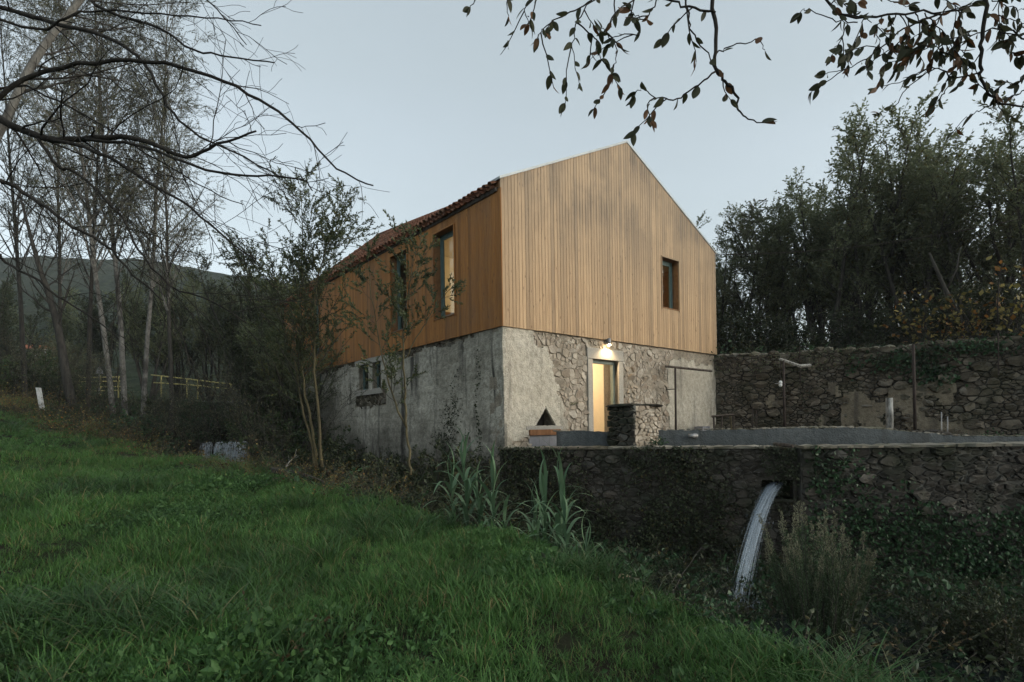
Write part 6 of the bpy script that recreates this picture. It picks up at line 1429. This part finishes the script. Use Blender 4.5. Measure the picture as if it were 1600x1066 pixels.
for px, py, lab in ((1471, 644, 'taller of two thin pale pipes standing behind the tank rim'), (1480.5, 651, 'shorter of two thin pale pipes standing behind the tank rim')):
    pb = at(px, 680, y_); pb.z = TER - .02; post('thin_pipe', lab, 'pipe', [pb, at(px, py, y_)], .014, 'metal_pipe')
y_ = 16.4
for px, py, lab in ((1176, 634, 'taller thin rusty rod standing left of the bracket post'), (1182, 641, 'shorter thin rusty rod standing left of the bracket post')):
    pb = at(px, 672, y_); pb.z = TER - .02; post('iron_rod', lab, 'rod', [pb, at(px, py, y_)], .012, 'metal_dark')
y_ = 18.2; bc = thing('broken_bench', 'broken old wooden bench leaning in the corner between house and ruined wall', 'bench', (at(1128, 672, y_).x, y_, TER)); m = MB(); m.tube([at(1112, 651, y_), at(1147, 648, y_)], .04, 4); m.build('top_rail', MAT['dark_wood'], bc)
for px, q in ((1115, 1), (1128, -1), (1141, 2), (1146, 0)):
    pb = at(px + q * 1.5, 675, y_); pb.z = TER - .01; m = MB(); m.tube([pb, at(px, 650, y_)], .032, 4); m.build('leg', MAT['dark_wood'] if q < 2 else MAT['bark_young'], bc)
b_ = at(1093, 660, 18.4); m = MB(); bx = Frame((b_.x, b_.y - .3), GF.d[:2]); ob_ = thing('wooden_box', 'upright grey wooden box against the gable wall at its right end', 'box', bx(.2, 0, TER))
for i in range(4): m = MB(); m.box(bx, i * .115, i * .115 + .108, .0, -.3, TER, TER + .52 + .01 * (i % 2)); m.build('slat', MAT['grey_wood'] if False else MAT['pale_panel'], ob_)
wf = thing('wire_fence', 'rusty horizontal fence wires strung along the upper part of the ruined wall', 'fence', WF(1, .15, 1.6))
for i in range(11):
    z = 1.62 + i * .085; m = MB(); m.tube([WF(s_, .14, z + .012 * math.sin(s_ * 2 + i)) for s_ in np.linspace(.3, 14.5, 16)], .003, 4); m.build('wire', MAT['metal_dark'], wf)
for px, lab in ((1250, 0), (1560, 0)):
    s_, z_ = WF.px(px, 575, .16); m = MB(); m.tube([WF(s_, .17, 1.3), WF(s_, .17, 2.5)], .018, 6); m.build('stake', MAT['metal_dark'], wf)
ca = GF(GL - .06, -.3, ZE - .0); m = MB(); e_ = at(1680, 324, 15.0); P = [ca.lerp(e_, t_) + Vector((0, 0, -.35 * math.sin(math.pi * t_))) for t_ in np.linspace(0, 1, 14)]; m.tube(P, .011, 5); tag(m.build('overhead_cable', MAT['metal_dark'], origin=ca), 'black overhead cable running from the gable corner across the trees to the right', 'cable')
# road, railing, sign, white post, far house
rd = MB(); RF = Frame((-40, 35.2), (1, .02)); rd.box(RF, 0, 31, 0, -4.2, 1.7, 2.06); tag(rd.build('road', m_plain('pale_road', (.30, .30, .29), .9, var=.2, scale=2)), 'pale lane crossing the valley behind the trees', kind='structure')
rl = thing('railing', 'yellow painted pipe railing along the lane beyond the weir', 'railing', at(380, 626, 35.4)); Yr = 35.4
for pts in (((236, 586), (290, 592), (340, 598), (380, 602), (386, 603.5), (388, 606), (387.5, 609), (384, 610)), ((240, 598), (300, 602), (350, 607), (384, 610))):
    m = MB(); m.tube(smooth([at(a, b, Yr) for a, b in pts], 3), .038, 7); m.build('handrail', MAT['yellow'], rl, True)
for px, t0_, b0_ in ((252, 588, 620), (292, 592, 622), (309, 594, 624), (361, 600, 628), (381, 602, 630)): m = MB(); m.tube([at(px, b0_, Yr), at(px, t0_, Yr)], .04, 7); m.build('post', MAT['yellow'], rl, True)
rl2 = thing('railing', 'yellow painted pipe railing along the lane behind the pale tree trunks', 'railing', at(157, 618, Yr))
for dy in (0, 6.5, 15, 21): m = MB(); m.tube([at(88, 590.5 + dy, Yr), at(140, 590 + dy, Yr), at(188, 589 + dy, Yr)], .032, 7); m.build('rail', MAT['yellow'], rl2, True)
for px in (92, 124, 157, 185): m = MB(); m.tube([at(px, 622, Yr), at(px, 587, Yr)], .04, 7); m.build('post', MAT['yellow'], rl2, True)
rl3 = thing('railing', 'short piece of yellow railing at the far left behind the dark shrubs', 'railing', at(37, 615, Yr))
for dy in (0, 7): m = MB(); m.tube([at(26, 593 + dy, Yr), at(50, 592 + dy, Yr)], .032, 7); m.build('rail', MAT['yellow'], rl3, True)
m = MB(); m.tube([at(37, 624, Yr), at(37, 592, Yr)], .04, 7); m.build('post', MAT['yellow'], rl3, True)
rs = thing('road_sign', 'small triangular road sign seen from behind between the tree trunks', 'road sign', at(155, 622, 35)); m = MB(); m.tube([at(155, 622, 35), at(155, 575, 35)], .03, 7); m.build('post', MAT['metal_pipe'], rs, True); q = [at(148, 584, 34.9), at(162, 584, 34.9), at(155, 572, 34.9)]
m = MB(); m.add([tuple(v) for v in q] + [tuple(v + Vector((0, .03, 0))) for v in q], np.array([(0, 1, 4, 3), (1, 2, 5, 4), (2, 0, 3, 5)])); m.F += [np.array([(0, 2, 1)]), np.array([(3, 4, 5)])]; m.mi += [np.zeros(1, int)] * 2; m.build('plate', MAT['metal_pipe'], rs)
wp = on_ground(66, 19.6, -.05); m = MB(); tp = at(60, 606, 19.6); d_ = (tp - wp).normalized(); fp = Frame((wp.x, wp.y), (1, .1)); 
def lean(a, o, z): return wp + Vector((1, .1, 0)) * a + Vector((.1, -1, 0)) * o + d_ * z
m.box(lean, -.055, .055, .055, -.055, 0, (tp - wp).length); tag(m.build('marker_post', MAT['white_paint'], origin=wp), 'white painted square marker post leaning at the top of the meadow', 'post')
fh = thing('far_house', 'small far house with an orange tiled roof on the hillside', 'house', at(61, 556, 118)); HFm = Frame(at(52, 550, 118)[:2], (1, .1)); zb = at(61, 558, 118).z - 1; zt2 = at(61, 545.5, 118).z
m = MB(); m.box(HFm, 0, 2.6, 0, -5, zb, zt2); m.build('wall', MAT['white_paint'], fh); m = MB(); m.box(HFm, -1.5, 2.9, .3, -5.3, zt2, zt2 + .9, z1b=zt2 + .7); m.build('roof', m_plain('orange_tiles', (.42, .15, .08), .8), fh)
for a in (.5, 1.6): m = MB(); m.box(HFm, a, a + .5, .03, -.05, zt2 - 1.2, zt2 - .4); m.build('window', MAT['mortar_dark'], fh)

# ------------------------------------------------------------------ evening haze in the valley
hz = MB(); hz.box(lambda a, o, z: Vector((a, o, z)), -1500, 1500, -400, 2400, -6, 150)
ht_ = NT('valley_haze'); ht_.t.links.new(ht_.n('ShaderNodeVolumePrincipled', {'Color': (0.92, 0.96, 1.0, 1), 'Density': 0.0004, 'Anisotropy': 0.2}).outputs[0], ht_.out.inputs['Volume'])
tag(hz.build('haze', ht_.m), 'faint evening haze filling the valley', kind='stuff')
